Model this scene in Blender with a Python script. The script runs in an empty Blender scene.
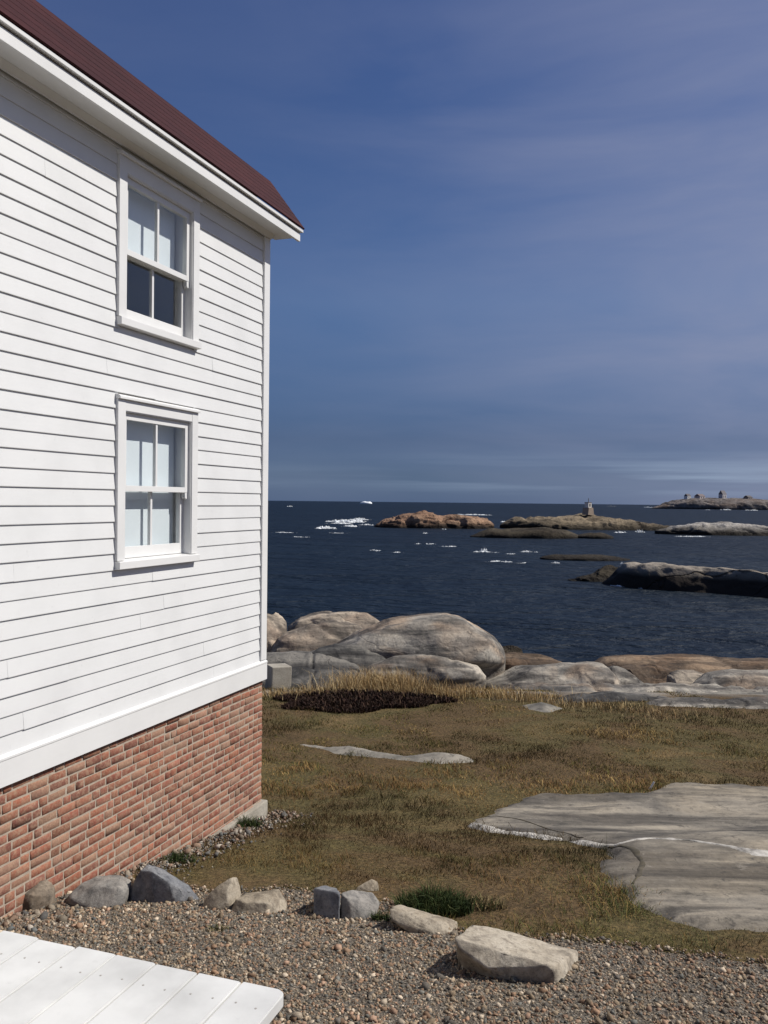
import bpy, bmesh, math, random
import numpy as np
from mathutils import Vector, Matrix

random.seed(7); RNG = np.random.default_rng(7)
R = math.radians
SC = bpy.context.scene
COL = SC.collection

# ------------------------------------------------------------------ camera
F = 880.0; CZ = 6.5
PITCH = R(-0.67); ROLL = R(0.62)
cam_d = bpy.data.cameras.new('camera')
cam_d.sensor_fit = 'VERTICAL'; cam_d.sensor_height = 24.0; cam_d.lens = F*24/1024
cam_d.clip_start = 0.05; cam_d.clip_end = 60000
cam = bpy.data.objects.new('camera', cam_d); COL.objects.link(cam)
cam.matrix_world = (Matrix.Translation((0, 0, CZ)) @ Matrix.Rotation(R(90)+PITCH, 4, 'X') @ Matrix.Rotation(ROLL, 4, 'Z'))
SC.camera = cam

# ------------------------------------------------------------------ sky and sun
SUN = Vector((.96, 0.09, 1.0)).normalized()
SUN_EL = math.asin(SUN.z); SUN_AZ = math.atan2(SUN.x, SUN.y)
W = bpy.data.worlds.new('World'); SC.world = W; W.use_nodes = True
wn = W.node_tree.nodes; wl = W.node_tree.links; wn.clear()
def nd(nodes, typ, **kw):
    n = nodes.new(typ)
    for k, v in kw.items():
        if k.startswith('i_'):
            n.inputs[k[2:].replace('_', ' ')].default_value = v
        else: setattr(n, k, v)
    return n
sky = nd(wn, 'ShaderNodeTexSky', sky_type='NISHITA', sun_disc=False, sun_elevation=SUN_EL, sun_rotation=SUN_AZ,
         altitude=0, air_density=1.0, dust_density=0.6, ozone_density=4.0)
tc = nd(wn, 'ShaderNodeTexCoord')
sep = nd(wn, 'ShaderNodeSeparateXYZ'); wl.new(tc.outputs['Generated'], sep.inputs[0])
# haze that thickens towards the horizon, thin cirrus veil drifting across the right of the sky
tint = nd(wn, 'ShaderNodeValToRGB'); cr = tint.color_ramp
wl.new(sep.outputs['Z'], tint.inputs[0])
SKYRAMP = [(0.0, (.25, .38, .80)), (0.03, (.225, .31, .58)), (0.07, (.215, .275, .47)), (0.13, (.31, .38, .56)), (0.22, (.53, .57, .72)), (0.5, (.50, .56, .78)), (1.0, (.7, .7, .8))]
while len(cr.elements) < len(SKYRAMP): cr.elements.new(0.5)
for e, (p, c) in zip(cr.elements, SKYRAMP): e.position = p; e.color = (*c, 1)
mul = nd(wn, 'ShaderNodeMix', data_type='RGBA', blend_type='MULTIPLY'); mul.inputs[0].default_value = 1
wl.new(sky.outputs[0], mul.inputs[6]); wl.new(tint.outputs[0], mul.inputs[7])
mp = nd(wn, 'ShaderNodeMapping'); mp.inputs['Scale'].default_value = (1.6, 1.6, 7.0); mp.inputs['Rotation'].default_value = (0.1, 0.16, 0.3)
wl.new(tc.outputs['Generated'], mp.inputs[0])
nz = nd(wn, 'ShaderNodeTexNoise', i_Scale=1.5, i_Detail=5.0, i_Roughness=0.55, i_Distortion=0.4); wl.new(mp.outputs[0], nz.inputs['Vector'])
mr = nd(wn, 'ShaderNodeMapRange'); mr.inputs[1].default_value = .38; mr.inputs[2].default_value = .75; wl.new(nz.outputs[0], mr.inputs[0])
# more veil towards the sun side (direction x)
mrx = nd(wn, 'ShaderNodeMapRange'); mrx.inputs[1].default_value = -.15; mrx.inputs[2].default_value = .55; mrx.inputs[3].default_value = .09; mrx.inputs[4].default_value = .62
wl.new(sep.outputs['X'], mrx.inputs[0])
mv = nd(wn, 'ShaderNodeMath', operation='MULTIPLY'); wl.new(mr.outputs[0], mv.inputs[0]); wl.new(mrx.outputs[0], mv.inputs[1])
mxr = nd(wn, 'ShaderNodeMapRange'); mxr.inputs[1].default_value = .02; mxr.inputs[2].default_value = .48; mxr.inputs[4].default_value = .34; wl.new(sep.outputs['X'], mxr.inputs[0])
mad = nd(wn, 'ShaderNodeMath', operation='ADD'); wl.new(mv.outputs[0], mad.inputs[0]); wl.new(mxr.outputs[0], mad.inputs[1]); mv = mad
veil = nd(wn, 'ShaderNodeMix', data_type='RGBA'); wl.new(mv.outputs[0], veil.inputs[0]); wl.new(mul.outputs[2], veil.inputs[6])
VEIL = (3.1, 3.35, 4.7); veil.inputs[7].default_value = (*VEIL, 1)
# low bright streaks just over the horizon
mp2 = nd(wn, 'ShaderNodeMapping'); mp2.inputs['Scale'].default_value = (2.2, 2.2, 60.0); wl.new(tc.outputs['Generated'], mp2.inputs[0])
nz2 = nd(wn, 'ShaderNodeTexNoise', i_Scale=1.3, i_Detail=4.0, i_Roughness=0.5); wl.new(mp2.outputs[0], nz2.inputs['Vector'])
mr2 = nd(wn, 'ShaderNodeMapRange'); mr2.inputs[1].default_value = .42; mr2.inputs[2].default_value = .62; wl.new(nz2.outputs[0], mr2.inputs[0])
band = nd(wn, 'ShaderNodeValToRGB'); wl.new(sep.outputs['Z'], band.inputs[0])
bc = band.color_ramp; bc.elements[0].position = .008; bc.elements[0].color = (0, 0, 0, 1); bc.elements[1].position = .060; bc.elements[1].color = (0, 0, 0, 1)
e = bc.elements.new(.024); e.color = (1, 1, 1, 1)
m2 = nd(wn, 'ShaderNodeMath', operation='MULTIPLY'); wl.new(mr2.outputs[0], m2.inputs[0]); wl.new(band.outputs[0], m2.inputs[1])
mrx2 = nd(wn, 'ShaderNodeMapRange'); mrx2.inputs[1].default_value = -.05; mrx2.inputs[2].default_value = .30; mrx2.inputs[3].default_value = .10; mrx2.inputs[4].default_value = .60
wl.new(sep.outputs['X'], mrx2.inputs[0])
m3 = nd(wn, 'ShaderNodeMath', operation='MULTIPLY'); wl.new(m2.outputs[0], m3.inputs[0]); wl.new(mrx2.outputs[0], m3.inputs[1])
strk = nd(wn, 'ShaderNodeMix', data_type='RGBA'); wl.new(m3.outputs[0], strk.inputs[0]); wl.new(veil.outputs[2], strk.inputs[6])
STREAK = (3.8, 4.8, 6.3); strk.inputs[7].default_value = (*STREAK, 1)
bg = nd(wn, 'ShaderNodeBackground', i_Strength=0.062); wl.new(strk.outputs[2], bg.inputs[0])
wo = nd(wn, 'ShaderNodeOutputWorld'); wl.new(bg.outputs[0], wo.inputs[0])

sun_d = bpy.data.lights.new('sun', 'SUN'); sun_d.energy = 3.6; sun_d.angle = R(0.53); sun_d.color = (1.0, .955, .885)
sun = bpy.data.objects.new('sun', sun_d); COL.objects.link(sun)
sun.rotation_euler = SUN.to_track_quat('Z', 'Y').to_euler(); sun.location = (20, 5, 30)
SC.view_settings.view_transform = 'Standard'; SC.view_settings.look = 'None'
SC.view_settings.exposure = 0.60; SC.view_settings.gamma = 1.0; SC.view_settings.use_curve_mapping = False
try:
    SC.cycles.max_bounces = 8; SC.cycles.transparent_max_bounces = 12; SC.cycles.caustics_reflective = False; SC.cycles.caustics_refractive = False
except Exception: pass

# ------------------------------------------------------------------ numeric helpers
def ray(px, py):
    a = (px-384)/F; b = -(py-512)/F
    c, s = math.cos(ROLL), math.sin(ROLL); x = a*c-b*s; y = a*s+b*c
    cp, sp = math.cos(PITCH), math.sin(PITCH)
    return np.array([x, cp-y*sp, sp+y*cp])
def at(px, py, Y):
    r = ray(px, py); q = r/r[1]*Y; q[2] += CZ; return q
def _h(n):
    n = n.astype(np.uint64); n ^= n >> np.uint64(15); n *= np.uint64(0x2c1b3c6d); n &= np.uint64(0xffffffff)
    n ^= n >> np.uint64(12); n *= np.uint64(0x297a2d39); n &= np.uint64(0xffffffff); n ^= n >> np.uint64(15)
    return n.astype(np.float64)/4294967295.0
def vnoise(x, y, z=None, seed=0):
    x = np.asarray(x, float); y = np.asarray(y, float); z = np.zeros_like(x) if z is None else np.asarray(z, float)
    xi, yi, zi = np.floor(x), np.floor(y), np.floor(z); fx, fy, fz = x-xi, y-yi, z-zi
    fx = fx*fx*(3-2*fx); fy = fy*fy*(3-2*fy); fz = fz*fz*(3-2*fz)
    xi = xi.astype(np.int64)+100000; yi = yi.astype(np.int64)+100000; zi = zi.astype(np.int64)+100000
    def H(a, b, c): return _h(((a*73856093) ^ (b*19349663) ^ (c*83492791) ^ (seed*2654435)) & 0xffffffff)
    r = 0
    for i in (0, 1):
        for j in (0, 1):
            for k in (0, 1):
                r = r + H(xi+i, yi+j, zi+k)*(fx if i else 1-fx)*(fy if j else 1-fy)*(fz if k else 1-fz)
    return r*2-1
def fbm(x, y, z=None, oct=4, seed=0, gain=.5):
    x = np.asarray(x, float); y = np.asarray(y, float); t = 0; a = 1; f = 1; n = 0
    for o in range(oct):
        t = t + a*vnoise(x*f+13.7*o, y*f-7.1*o, None if z is None else np.asarray(z)*f+3.3*o, seed+o); n += a; a *= gain; f *= 2.03
    return t/n
_gy = np.array([-60, -10, 0, 2.5, 3.7, 4.8, 7.65, 10, 12, 15, 16.5, 18, 20, 23, 26, 29, 34, 45, 80])
_gz = np.array([-1.9, -1.95, -2.0, -2.06, -2.15, -2.30, -2.76, -3.03, -3.2, -3.37, -3.55, -3.85, -4.3, -5.0, -6.2, -7.4, -8.5, -10, -12])
_ty = np.linspace(-60, 80, 5601); _tz = np.interp(_ty, _gy, _gz)
_k = np.hanning(41); _k /= _k.sum(); _tz = np.convolve(np.pad(_tz, 20, mode='edge'), _k, 'valid')
def ground(X, Y):
    X = np.asarray(X, float); Y = np.asarray(Y, float)
    z = np.interp(Y, _ty, _tz)
    far = np.clip((Y-8)/8, 0, 1)
    z = z + .05*far*fbm(X*.35, Y*.35, oct=3, seed=3) + .012*fbm(X*1.6, Y*1.6, oct=3, seed=9)
    return z + CZ
def G(px, py):
    r = ray(px, py); t = 2.0
    for _ in range(3000):
        q = r*t
        if q[2]+CZ <= ground(q[0], q[1]): break
        t *= 1.004
    return q[0], q[1]
def in_poly(x, y, poly):
    ins = np.zeros(np.shape(x), bool); n = len(poly)
    for i in range(n):
        (x1, y1), (x2, y2) = poly[i], poly[(i+1) % n]
        c = ((y1 > y) != (y2 > y)) & (x < (x2-x1)*(y-y1)/((y2-y1) or 1e-9)+x1); ins ^= c
    return ins
def poly_sd(x, y, poly):
    d = np.full(np.shape(x), 1e9); n = len(poly)
    for i in range(n):
        (x1, y1), (x2, y2) = poly[i], poly[(i+1) % n]; ex, ey = x2-x1, y2-y1
        t = np.clip(((x-x1)*ex+(y-y1)*ey)/(ex*ex+ey*ey+1e-12), 0, 1); d = np.minimum(d, np.hypot(x-x1-t*ex, y-y1-t*ey))
    return np.where(in_poly(x, y, poly), d, -d)

# ------------------------------------------------------------------ object helpers
def link_mesh(name, me, mat, parent=None, loc=(0, 0, 0)):
    o = bpy.data.objects.new(name, me); COL.objects.link(o)
    if mat is not None: me.materials.append(mat)
    if parent is not None: o.parent = parent
    o.location = loc
    return o
def np_mesh(name, V, Fc, mat, parent=None, loc=(0, 0, 0), smooth=False, col=None):
    """Fc: (n,k) array, constant face size"""
    me = bpy.data.meshes.new(name); V = np.asarray(V, np.float32); Fc = np.asarray(Fc, np.int32)
    me.vertices.add(len(V)); me.vertices.foreach_set('co', V.ravel())
    k = Fc.shape[1]; me.loops.add(Fc.size); me.loops.foreach_set('vertex_index', Fc.ravel())
    me.polygons.add(len(Fc)); me.polygons.foreach_set('loop_start', np.arange(0, Fc.size, k, dtype=np.int32))
    me.update(calc_edges=True); me.validate()
    if smooth: me.polygons.foreach_set('use_smooth', np.ones(len(me.polygons), bool))
    if col is not None:
        a = me.color_attributes.new('tone', 'FLOAT_COLOR', 'POINT'); c = np.ones((len(V), 4), np.float32); c[:, :3] = col
        a.data.foreach_set('color', c.ravel())
    return link_mesh(name, me, mat, parent, loc)
class MB:
    def __init__(s): s.v = []; s.f = []
    def box(s, x0, x1, y0, y1, z0, z1, jit=0):
        n = len(s.v)
        for z in (z0, z1):
            for x, y in ((x0, y0), (x1, y0), (x1, y1), (x0, y1)): s.v.append((x, y, z))
        s.f += [[n+i for i in q] for q in ((3, 2, 1, 0), (4, 5, 6, 7), (0, 1, 5, 4), (1, 2, 6, 5), (2, 3, 7, 6), (3, 0, 4, 7))]
    def prism(s, prof, a, b, fn):
        """profile points extruded from a to b; fn(p, t) -> 3D"""
        n = len(s.v); k = len(prof)
        for t in (a, b):
            for p in prof: s.v.append(tuple(fn(p, t)))
        s.f.append([n+i for i in range(k)][::-1]); s.f.append([n+k+i for i in range(k)])
        for i in range(k): j = (i+1) % k; s.f.append([n+i, n+j, n+k+j, n+k+i])
    def cyl(s, p, q, r0, r1, seg=12):
        p = Vector(p); q = Vector(q); d = (q-p).normalized(); a = d.orthogonal().normalized(); b = d.cross(a); n = len(s.v)
        for c, r in ((p, r0), (q, r1)):
            for i in range(seg):
                t = 2*math.pi*i/seg; s.v.append(tuple(c+a*(r*math.cos(t))+b*(r*math.sin(t))))
        s.f.append([n+i for i in range(seg)][::-1]); s.f.append([n+seg+i for i in range(seg)])
        for i in range(seg): j = (i+1) % seg; s.f.append([n+i, n+j, n+seg+j, n+seg+i])
    def build(s, name, mat, parent=None, loc=(0, 0, 0), bevel=0, fix=True):
        me = bpy.data.meshes.new(name); me.from_pydata(s.v, [], s.f)
        bm = bmesh.new(); bm.from_mesh(me)
        if fix: bmesh.ops.recalc_face_normals(bm, faces=bm.faces)
        if bevel: bmesh.ops.bevel(bm, geom=list(bm.edges), offset=bevel, segments=2, affect='EDGES', profile=.6)
        bm.to_mesh(me); bm.free()
        return link_mesh(name, me, mat, parent, loc)
def tag(o, label, cat, group=None, kind=None):
    if label: o['label'] = label
    if cat: o['category'] = cat
    if group: o['group'] = group
    if kind: o['kind'] = kind
    return o
def thing(name, loc, label, cat, group=None, rz=0):
    o = bpy.data.objects.new(name, None); COL.objects.link(o); o.location = loc; o.rotation_euler = (0, 0, rz); o.empty_display_size = .2
    return tag(o, label, cat, group)

# ------------------------------------------------------------------ materials
def newmat(name):
    m = bpy.data.materials.new(name); m.use_nodes = True; nt = m.node_tree; nt.nodes.clear()
    out = nt.nodes.new('ShaderNodeOutputMaterial'); b = nt.nodes.new('ShaderNodeBsdfPrincipled'); nt.links.new(b.outputs[0], out.inputs[0])
    return m, nt.nodes, nt.links, b
def ramp(N, L, src, stops):
    r = N.new('ShaderNodeValToRGB'); L.new(src, r.inputs[0]); cr = r.color_ramp
    while len(cr.elements) < len(stops): cr.elements.new(.5)
    for e, (p, c) in zip(cr.elements, stops): e.position = p; e.color = (*c, 1) if len(c) == 3 else c
    return r.outputs[0]
def noise(N, L, vec, scale, detail=4, rough=.55, dist=0, sc=None):
    if sc is not None:
        mp = N.new('ShaderNodeMapping'); mp.inputs['Scale'].default_value = sc; L.new(vec, mp.inputs[0]); vec = mp.outputs[0]
    n = nd(N, 'ShaderNodeTexNoise', i_Scale=scale, i_Detail=float(detail), i_Roughness=rough, i_Distortion=float(dist)); L.new(vec, n.inputs['Vector'])
    return n.outputs[0]
def mix(N, L, f, a, b, blend='MIX'):
    m = N.new('ShaderNodeMix'); m.data_type = 'RGBA'; m.blend_type = blend
    for sock, v in ((m.inputs[0], f), (m.inputs[6], a), (m.inputs[7], b)):
        if isinstance(v, (int, float)): sock.default_value = v
        elif isinstance(v, tuple): sock.default_value = (*v, 1)
        else: L.new(v, sock)
    return m.outputs[2]
def bump(N, L, b, h, strength=.5, dist=.01, prev=None):
    n = N.new('ShaderNodeBump'); n.inputs['Strength'].default_value = strength; n.inputs['Distance'].default_value = dist
    L.new(h, n.inputs['Height'])
    if prev is not None: L.new(prev, n.inputs['Normal'])
    L.new(n.outputs[0], b.inputs['Normal']); return n.outputs[0]
def coords(N, L, kind='Object', jitter=True):
    t = N.new('ShaderNodeTexCoord'); v = t.outputs[kind]
    if jitter:
        oi = N.new('ShaderNodeObjectInfo'); m = N.new('ShaderNodeVectorMath'); m.operation = 'MULTIPLY_ADD'
        L.new(oi.outputs['Random'], m.inputs[0]); m.inputs[1].default_value = (37, 53, 71); L.new(v, m.inputs[2]); v = m.outputs[0]
    return v
def painted(name, c=(.78, .77, .74), var=.06, rough=.45):
    m, N, L, b = newmat(name); v = coords(N, L)
    n = noise(N, L, v, 2.5, 5, .6); d = tuple(x*(1-var*2.2) for x in c)
    base = ramp(N, L, n, [(.3, d), (.55, c), (.8, tuple(min(1, x*1.03) for x in c))])
    sp = noise(N, L, v, 26, 3, .6); base = mix(N, L, ramp(N, L, sp, [(.66, (0, 0, 0)), (.78, (.35, .35, .35))]), base, tuple(x*.72 for x in c))
    L.new(base, b.inputs['Base Color']); b.inputs['Roughness'].default_value = rough
    bump(N, L, b, noise(N, L, v, 40, 3, .6, sc=(1, .12, 1)), .12, .004)
    return m
M_WHITE = painted('white_clapboard_paint', (.635, .64, .635), .03); M_TRIM = painted('white_trim_paint', (.66, .66, .65), .03, .4)
M_DECK = painted('white_deck_paint', (.60, .60, .585), .11, .42)
def rock_mat(name, c_main, c_alt, c_dark, pink=None, scale=1.0, wet=None, crack=.5, bumpd=.05, streak=True, bands=None):
    m, N, L, b = newmat(name); v = coords(N, L)
    n1 = noise(N, L, v, .9*scale, 6, .62, .5); base = ramp(N, L, n1, [(.30, c_dark), (.43, c_main), (.58, c_alt), (.75, c_main)])
    if pink:
        n4 = noise(N, L, v, .7*scale, 3, .5, .8); base = mix(N, L, ramp(N, L, n4, [(.5, (0, 0, 0)), (.66, (.85, .85, .85))]), base, pink)
    n2 = noise(N, L, v, 11*scale, 5, .7); base = mix(N, L, 1.0, base, ramp(N, L, n2, [(.25, (.62, .62, .62)), (.5, (.98, .98, .98)), (.8, (1.12, 1.1, 1.06))]), 'MULTIPLY')
    n3 = noise(N, L, v, 2.3*scale, 5, .65, .3, sc=(.35, 1.0, 2.2)) if streak else noise(N, L, v, 2.3*scale, 5, .65, .3)
    base = mix(N, L, ramp(N, L, n3, [(.50, (0, 0, 0)), (.66, (.85, .85, .85))]), base, c_dark)
    if bands:
        mpb = N.new('ShaderNodeMapping'); mpb.inputs['Rotation'].default_value = (0, 0, bands); mpb.inputs['Scale'].default_value = (.30, 1.5, 2.6); L.new(v, mpb.inputs[0])
        nb = noise(N, L, mpb.outputs[0], 1.15, 7, .62, .6); base = mix(N, L, 1.0, base, ramp(N, L, nb, [(.37, (.42, .42, .43)), (.45, (.70, .69, .69)), (.52, (1.0, .99, .97)), (.60, (1.6, 1.57, 1.5))]), 'MULTIPLY')
        nb2 = noise(N, L, v, 5.5, 5, .7, .3); base = mix(N, L, ramp(N, L, nb2, [(.60, (0, 0, 0)), (.70, (.6, .6, .6))]), base, (.07, .065, .058))
    lc = noise(N, L, v, 6.5*scale, 7, .75, .4); base = mix(N, L, ramp(N, L, lc, [(.57, (0, 0, 0)), (.64, (.7, .7, .7))]), base, tuple(x*.8 for x in c_dark)); base = mix(N, L, ramp(N, L, lc, [(.34, (.55, .55, .55)), (.41, (0, 0, 0))]), base, tuple(min(1, x*1.35) for x in c_alt))
    # joints
    dn = N.new('ShaderNodeTexNoise'); dn.inputs['Scale'].default_value = 1.3*scale; L.new(v, dn.inputs['Vector'])
    dv = N.new('ShaderNodeVectorMath'); dv.operation = 'MULTIPLY_ADD'; L.new(dn.outputs['Color'], dv.inputs[0]); dv.inputs[1].default_value = (.9/scale,)*3; L.new(v, dv.inputs[2])
    vm = N.new('ShaderNodeMapping'); vm.inputs['Scale'].default_value = (.5, .8, 1.2); L.new(dv.outputs[0], vm.inputs[0])
    vo = N.new('ShaderNodeTexVoronoi'); vo.feature = 'DISTANCE_TO_EDGE'; vo.inputs['Scale'].default_value = .62*scale; L.new(vm.outputs[0], vo.inputs['Vector'])
    ck = ramp(N, L, vo.outputs['Distance'], [(0, (0, 0, 0)), (.012, (1, 1, 1))])
    base = mix(N, L, crack*.7, base, mix(N, L, 1.0, base, mix(N, L, ck, (.30, .27, .25), (1, 1, 1)), 'MULTIPLY'))
    if wet:
        z0, z1, cw = wet
        g = N.new('ShaderNodeNewGeometry'); s = N.new('ShaderNodeSeparateXYZ'); L.new(g.outputs['Position'], s.inputs[0])
        w = noise(N, L, v, .5*scale, 4, .6); ma = N.new('ShaderNodeMath'); ma.operation = 'MULTIPLY_ADD'; L.new(w, ma.inputs[0]); ma.inputs[1].default_value = -(z1-z0)*1.4; L.new(s.outputs[2], ma.inputs[2])
        r2 = N.new('ShaderNodeMapRange'); r2.inputs[1].default_value = z0-(z1-z0)*.7; r2.inputs[2].default_value = z1-(z1-z0)*.7; L.new(ma.outputs[0], r2.inputs[0])
        base = mix(N, L, r2.outputs[0], cw, base)
    L.new(base, b.inputs['Base Color']); b.inputs['Roughness'].default_value = .85; b.inputs['Specular IOR Level'].default_value = .12
    p = bump(N, L, b, n1, .6, bumpd*2.5/scale); p = bump(N, L, b, n2, .8, bumpd/scale*.35, p); p = bump(N, L, b, noise(N, L, v, 55*scale, 3, .7), .7, bumpd*.12/scale, p)
    bump(N, L, b, ck, .6*crack, bumpd/scale, p)
    return m
M_GRANITE = rock_mat('grey_granite', (.205, .192, .172), (.275, .25, .215), (.075, .072, .068), (.27, .205, .15), 1.0, None, .35, .05, True, .05)
M_GRANITE_P = rock_mat('pinkish_granite', (.25, .215, .175), (.30, .255, .205), (.10, .088, .076), (.29, .22, .168), 1.0, None, .4, .05, True, -.1)
M_GRANITE_O = rock_mat('ochre_granite', (.135, .098, .068), (.175, .13, .092), (.05, .04, .033), (.19, .125, .08), 1.0, None, .4, .05, True, .03)
M_GRANITE_D = rock_mat('dark_grey_granite', (.085, .082, .078), (.125, .118, .108), (.038, .038, .038), None, 1.0, None, .4, .05, True, 0.02)
M_ISLET = rock_mat('islet_granite', (.28, .245, .20), (.34, .295, .24), (.11, .095, .08), None, .26, (1.0, 1.7, (.027, .0215, .0175)), 1.4)
M_ISLET_P = rock_mat('pink_islet_granite', (.33, .20, .13), (.40, .26, .17), (.13, .085, .06), None, .13, (.3, 1.7, (.024, .018, .014)), bumpd=.25)
M_ISLET_B = rock_mat('weedy_islet_rock', (.20, .16, .11), (.29, .23, .155), (.08, .065, .048), None, .13, (.5, 2.2, (.022, .018, .013)), bumpd=.2)
M_ISLET_W = rock_mat('pale_islet_rock', (.38, .35, .31), (.50, .47, .43), (.16, .14, .12), None, .15, (.6, 2.2, (.024, .02, .016)), bumpd=.2)
M_REEF = rock_mat('dark_reef_rock', (.050, .040, .028), (.085, .070, .048), (.022, .018, .014), None, .2, (.1, .9, (.02, .017, .014)), bumpd=.2)
M_FAR = rock_mat('far_island_rock', (.27, .24, .225), (.33, .29, .27), (.13, .115, .11), (.22, .15, .105), .035, (.5, 3.0, (.05, .045, .045)), bumpd=.8)
def attr_mat(name, rough=.9, spec=.15, trans=0):
    m, N, L, b = newmat(name); a = N.new('ShaderNodeAttribute'); a.attribute_name = 'tone'; L.new(a.outputs['Color'], b.inputs['Base Color'])
    b.inputs['Roughness'].default_value = rough; b.inputs['Specular IOR Level'].default_value = spec
    return m, N, L, b, a
M_BLADE = attr_mat('grass_blade')[0]
M_PEB, N, L, b, a = attr_mat('pebble_stone', .85, .2)
v = coords(N, L, jitter=False); L.new(mix(N, L, 1.0, a.outputs['Color'], ramp(N, L, noise(N, L, v, 160, 2, .7), [(.3, (.7, .7, .7)), (.7, (1.2, 1.2, 1.2))]), 'MULTIPLY'), b.inputs['Base Color'])

# ------------------------------------------------------------------ regions on the ground (outlines of real ground features)
HOUSE_TH = R(19.15); DV = np.array([math.sin(HOUSE_TH), math.cos(HOUSE_TH)]); PV = np.array([math.cos(HOUSE_TH), -math.sin(HOUSE_TH)])
HC = np.array([-1.0268, 7.65])-.013*PV-.013*DV
def house_xy(x, y): return HC + PV*x + DV*y
gravel_px = [(-160, 925), (0, 912), (60, 897), (130, 880), (205, 892), (290, 890), (345, 893), (392, 905), (440, 926), (500, 936), (565, 940), (610, 946), (650, 951), (700, 957), (768, 967), (900, 985)]
GRAVEL = [G(*p) for p in gravel_px] + [(6.0, 1.2), (4.0, -4.0), (-5.0, -5.0), (-5.5, 2.0)]
slab_px = [(466, 827), (500, 806), (540, 797), (600, 795), (648, 796), (662, 786), (720, 787), (790, 790), (930, 800), (1000, 860), (900, 925), (768, 930), (712, 932), (668, 921), (625, 900), (602, 868), (596, 850), (560, 842), (510, 836)]
SLAB = [G(*p) for p in slab_px]
SLAB_C = (float(np.mean([p[0] for p in SLAB])), float(np.mean([p[1] for p in SLAB])))

# ------------------------------------------------------------------ ground, gravel bed, sea
def axis(*segs):
    out = []
    for a, b, s in segs: out += list(np.arange(a, b, s))
    return np.array(out+[segs[-1][1]])
def grid_obj(name, xs, ys, zf, mat, keep=None, loc=(0, 0, 0), smooth=True):
    X, Y = np.meshgrid(xs, ys); Z = zf(X, Y); V = np.stack([X, Y, Z], -1).reshape(-1, 3)
    nx, ny = len(xs), len(ys); I = np.arange(nx*ny).reshape(ny, nx)
    Fc = np.stack([I[:-1, :-1], I[:-1, 1:], I[1:, 1:], I[1:, :-1]], -1).reshape(-1, 4)
    if keep is not None:
        k = keep(X, Y).ravel(); Fc = Fc[k[Fc].any(1)]
        used = np.unique(Fc); mp = -np.ones(len(V), int); mp[used] = np.arange(len(used)); V = V[used]; Fc = mp[Fc]
    return np_mesh(name, V-np.array(loc), Fc, mat, loc=loc, smooth=smooth)
m, N, L, b = newmat('turf_soil'); v = coords(N, L, jitter=False)
n1 = noise(N, L, v, .55, 5, .6, .6); base = ramp(N, L, n1, [(.3, (.065, .046, .025)), (.45, (.10, .068, .036)), (.55, (.085, .070, .032)), (.7, (.14, .10, .05))])
n2 = noise(N, L, v, 14, 5, .7); base = mix(N, L, 1.0, base, ramp(N, L, noise(N, L, v, 30, 6, .8), [(.32, (.35, .35, .33)), (.5, (.95, .95, .95)), (.66, (1.9, 1.8, 1.6))]), 'MULTIPLY')
sp = N.new('ShaderNodeSeparateXYZ'); L.new(v, sp.inputs[0]); ad = N.new('ShaderNodeMath'); ad.operation = 'MULTIPLY_ADD'; L.new(n1, ad.inputs[0]); ad.inputs[1].default_value = 4; L.new(sp.outputs[1], ad.inputs[2])
mrr = N.new('ShaderNodeMapRange'); mrr.inputs[1].default_value = 17.3; mrr.inputs[2].default_value = 18.6; L.new(ad.outputs[0], mrr.inputs[0])
rk = ramp(N, L, noise(N, L, v, 1.4, 6, .65), [(.3, (.09, .085, .078)), (.5, (.22, .20, .175)), (.7, (.30, .25, .19))])
base = mix(N, L, mrr.outputs[0], base, rk); L.new(base, b.inputs['Base Color']); b.inputs['Roughness'].default_value = .95; b.inputs['Specular IOR Level'].default_value = .1
p = bump(N, L, b, n2, .9, .03); bump(N, L, b, noise(N, L, v, 60, 3, .7), .8, .008, p)
M_SOIL = m
tag(grid_obj('ground', axis((-60, -12, 4), (-12, -4, .4), (-4, 7, .08), (7, 22, .3), (22, 60, 3)), axis((-60, -8, 4), (-8, 2, .5), (2, 10, .07), (10, 24, .14), (24, 46, .5), (46, 70, 4)), ground, M_SOIL), None, None, kind='structure')
m, N, L, b = newmat('gravel_fines'); v = coords(N, L, jitter=False)
vo = N.new('ShaderNodeTexVoronoi'); vo.inputs['Scale'].default_value = 105; L.new(v, vo.inputs['Vector'])
sc_ = N.new('ShaderNodeSeparateColor'); L.new(vo.outputs['Color'], sc_.inputs[0])
base = ramp(N, L, sc_.outputs[0], [(.1, (.05, .042, .033)), (.35, (.17, .138, .10)), (.5, (.09, .08, .066)), (.65, (.23, .18, .135)), (.8, (.11, .105, .095)), (.95, (.36, .315, .25))])
base = mix(N, L, 1.0, base, ramp(N, L, noise(N, L, v, 3, 4, .6), [(.3, (.7, .68, .64)), (.7, (1.1, 1.08, 1.05))]), 'MULTIPLY')
L.new(base, b.inputs['Base Color']); b.inputs['Roughness'].default_value = .95
p = bump(N, L, b, vo.outputs['Distance'], 1, .012); bump(N, L, b, noise(N, L, v, 180, 3, .7), 1, .006, p)
M_FINES = m
def gr_sd(X, Y): return poly_sd(X, Y, GRAVEL) + .10*fbm(X*3.1, Y*3.1, oct=3, seed=21)
tag(grid_obj('gravel_bed', axis((-5.5, 5.6, .05)), axis((-4.5, 2, .2), (2, 6.6, .04)), lambda X, Y: ground(X, Y)+np.clip(gr_sd(X, Y)*.15, -.02, .012), M_FINES, keep=lambda X, Y: gr_sd(X, Y) > 0.0), None, None, kind='structure')

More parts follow.
